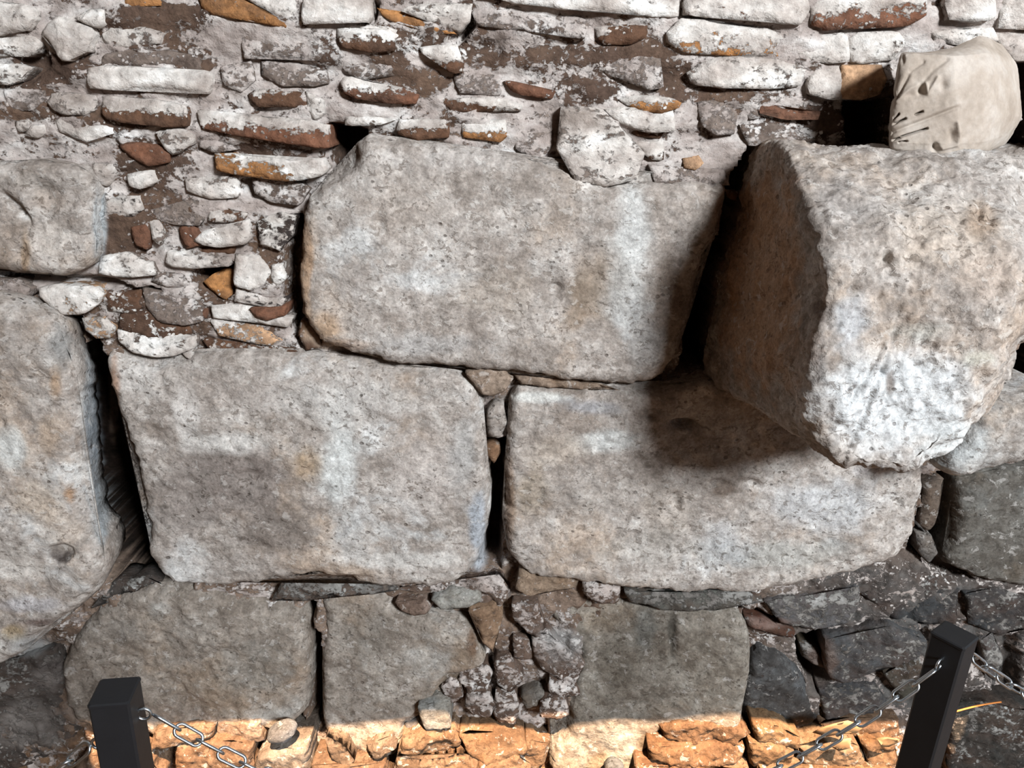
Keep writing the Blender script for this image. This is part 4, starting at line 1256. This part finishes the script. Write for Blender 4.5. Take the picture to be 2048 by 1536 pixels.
def make_post(px, py, ztop, rotz, label, wdt=0.05, low=False):
    T = unproj_z(px, py, ztop)
    zg = -0.13
    root = bpy.data.objects.new('barrier_post', None)
    col.objects.link(root)
    root.location = (T[0], T[1], zg)
    root.rotation_euler = (0, 0, rotz)
    tag(root, label, 'post')

    def part(name, prof, mat):
        """square prism with a chamfered edge: list of (half width, height)"""
        V = []; F = []
        for hw, z in prof:
            c = 0.0028
            ring = [(hw, hw - c), (hw - c, hw), (-hw + c, hw), (-hw, hw - c), (-hw, -hw + c), (-hw + c, -hw), (hw - c, -hw), (hw, -hw + c)]
            V += [(x, y, z) for x, y in ring]
        for i in range(len(prof) - 1):
            for k in range(8):
                l = (k + 1) % 8
                F.append((i * 8 + k, i * 8 + l, (i + 1) * 8 + l, (i + 1) * 8 + k))
        F.append(tuple(range(8))[::-1]); F.append(tuple((len(prof) - 1) * 8 + k for k in range(8)))
        me = bpy.data.meshes.new(name); me.from_pydata(V, [], F); me.materials.append(mat)
        o = bpy.data.objects.new(name, me); col.objects.link(o); o.parent = root
        return o
    h = wdt / 2; top = ztop - zg
    part('shaft', [(h, 0.0), (h, top - 0.006)], M_POST)
    part('cap', [(h, top - 0.006), (h + 0.0008, top - 0.005), (h + 0.0008, top - 0.0015), (h - 0.0015, top)], M_POST)
    part('base_plate', [(0.06, -0.004), (0.06, 0.004)], M_POST)
    for s in (-1, 1):
        pth = [(s * (h + 0.006 + 0.009 * math.cos(a)), 0, top - (0.085 if (s < 0 and low) else 0.042) + 0.009 * math.sin(a)) for a in np.linspace(0, 2 * math.pi, 16, endpoint=False)]
        me = tube_mesh('eyelet', pth, 0.002, 8)
        o = bpy.data.objects.new('eyelet', me); col.objects.link(o); o.parent = root
    return T, root


T1p, post1 = make_post(229, 1381, 0.92, math.radians(9), 'black square barrier post seen face-on, in front of the grey rounded block', low=True)
T2p, post2 = make_post(1910, 1268, 0.92, math.radians(38), 'black square barrier post turned corner-on, below the projecting block')
bpy.context.view_layer.update()


def eye(root, s, dz=0.0):
    return np.array(root.matrix_world @ Vector((s * (0.025 + 0.021), 0, 0.92 + 0.13 - 0.047 - dz)))


make_chain(eye(post1, 1), eye(post2, -1), 0.27, 'silver steel chain hanging between the two black posts')
make_chain(eye(post1, -1, .043), eye(post1, -1, .043) + np.array([-1.2, -0.18, 0.0]), 0.27, 'silver steel chain on the far side of the post turned face-on')
make_chain(eye(post2, 1), eye(post2, 1) + np.array([1.2, 0.18, 0.0]), 0.25, 'silver steel chain beside the small orange twig')


# ------------------------------------------------------------------ loose things at the foot of the wall
def pebble(name, px, py, y, size, base, label, cat='stone', rot=0.0, seed=1):
    c = unproj([px], [py], [y])[0]
    n, m = 28, 18
    V = []
    for j in range(m):
        th = math.pi * (j + 0.5) / m
        for i in range(n):
            ph = 2 * math.pi * i / n
            V.append((math.sin(th) * math.cos(ph), math.sin(th) * math.sin(ph), math.cos(th)))
    V = np.array(V)
    V = np.sign(V) * np.abs(V) ** 0.85
    V *= (1 + 0.12 * fbm(V, 1.8, 3, 0.5, seed))[:, None]
    V = V * np.array(size)
    cr, sr = math.cos(rot), math.sin(rot)
    V = np.stack([V[:, 0] * cr - V[:, 2] * sr, V[:, 1], V[:, 0] * sr + V[:, 2] * cr], 1) + c
    F = [(j * n + i, (j + 1) * n + i, (j + 1) * n + (i + 1) % n, j * n + (i + 1) % n) for j in range(m - 1) for i in range(n)]
    F.append(tuple(range(n))); F.append(tuple((m - 1) * n + i for i in range(n))[::-1])
    o = mesh_from(name, V, F, M_LIME, base=np.tile(lin(base), (len(V), 1)), stain=np.zeros((len(V), 4)))
    return tag(o, label, cat)


pebble('loose_stone', 564, 1463, -0.085, (0.040, 0.03, 0.024), (150, 160, 172), 'smooth oval blue-grey stone lodged at the foot of the wall', rot=0.45, seed=3)
pebble('loose_stone', 1228, 1536, -0.10, (0.026, 0.03, 0.02), (120, 128, 136), 'small round grey stone on the sunlit slab', rot=0.1, seed=9)


def leaf(outline, y, label, curl=0.012, seed=1):
    pl = np.array(parse(outline))
    W3 = unproj(pl[:, 0], pl[:, 1], np.full(len(pl), y))
    c = W3.mean(0)
    # lie the leaf back against the rubble
    V = []
    for lay in (0, 1):
        for ring, k in ((W3, 1.0), (W3, 0.55)):
            R = c + (ring - c) * k
            R = R.copy()
            R[:, 1] += -0.25 * (R[:, 2] - c[2]) + curl * (k - 0.5) * np.sin(np.arange(len(R)) * 1.9 + seed) + lay * 0.0012
            V.append(R)
        V.append((c + np.array([0, lay * 0.0012 - curl * 0.3, 0]))[None])
    V = np.concatenate(V); n = len(pl); q = 2 * n + 1
    F = []
    for lay in (0, 1):
        o = lay * q
        for i in range(n):
            j = (i + 1) % n
            f1 = (o + i, o + j, o + n + j, o + n + i); f2 = (o + n + i, o + n + j, o + 2 * n)
            F += [f1, f2] if lay else [f1[::-1], f2[::-1]]
    for i in range(n):
        j = (i + 1) % n
        F.append((i, j, q + j, q + i))
    o = mesh_from('fallen_leaf', V, F, M_LEAF)
    return tag(o, label, 'leaf', 'dry leaves on the sunlit foot of the wall')


leaf("1628,1472 1640,1452 1665,1442 1695,1440 1727,1449 1712,1464 1690,1474 1655,1480", -0.115, 'large pale dry leaf lying at the foot of the wall', seed=2)
leaf("1664,1490 1682,1478 1701,1474 1698,1494 1680,1506 1668,1502", -0.125, 'crinkled dry leaf just under the largest leaf', seed=5)
leaf("1752,1478 1772,1470 1796,1474 1800,1490 1780,1498 1762,1492", -0.12, 'small rounded dry leaf beside the corner-on post', seed=8)


def twig():
    a = unproj([1908], [1424], [-0.10])[0]; b = unproj([2002], [1404], [-0.06])[0]
    pts = [a + (b - a) * t + np.array([0, 0, 0.004 * math.sin(t * 3.1)]) for t in np.linspace(0, 1, 10)]
    me = tube_mesh('twig', pts, 0.0022, 7, False)
    me.materials.clear(); me.materials.append(M_TWIG)
    o = bpy.data.objects.new('twig', me); col.objects.link(o)
    tag(o, 'thin orange dry twig leaning on the dark rubble', 'twig')


twig()
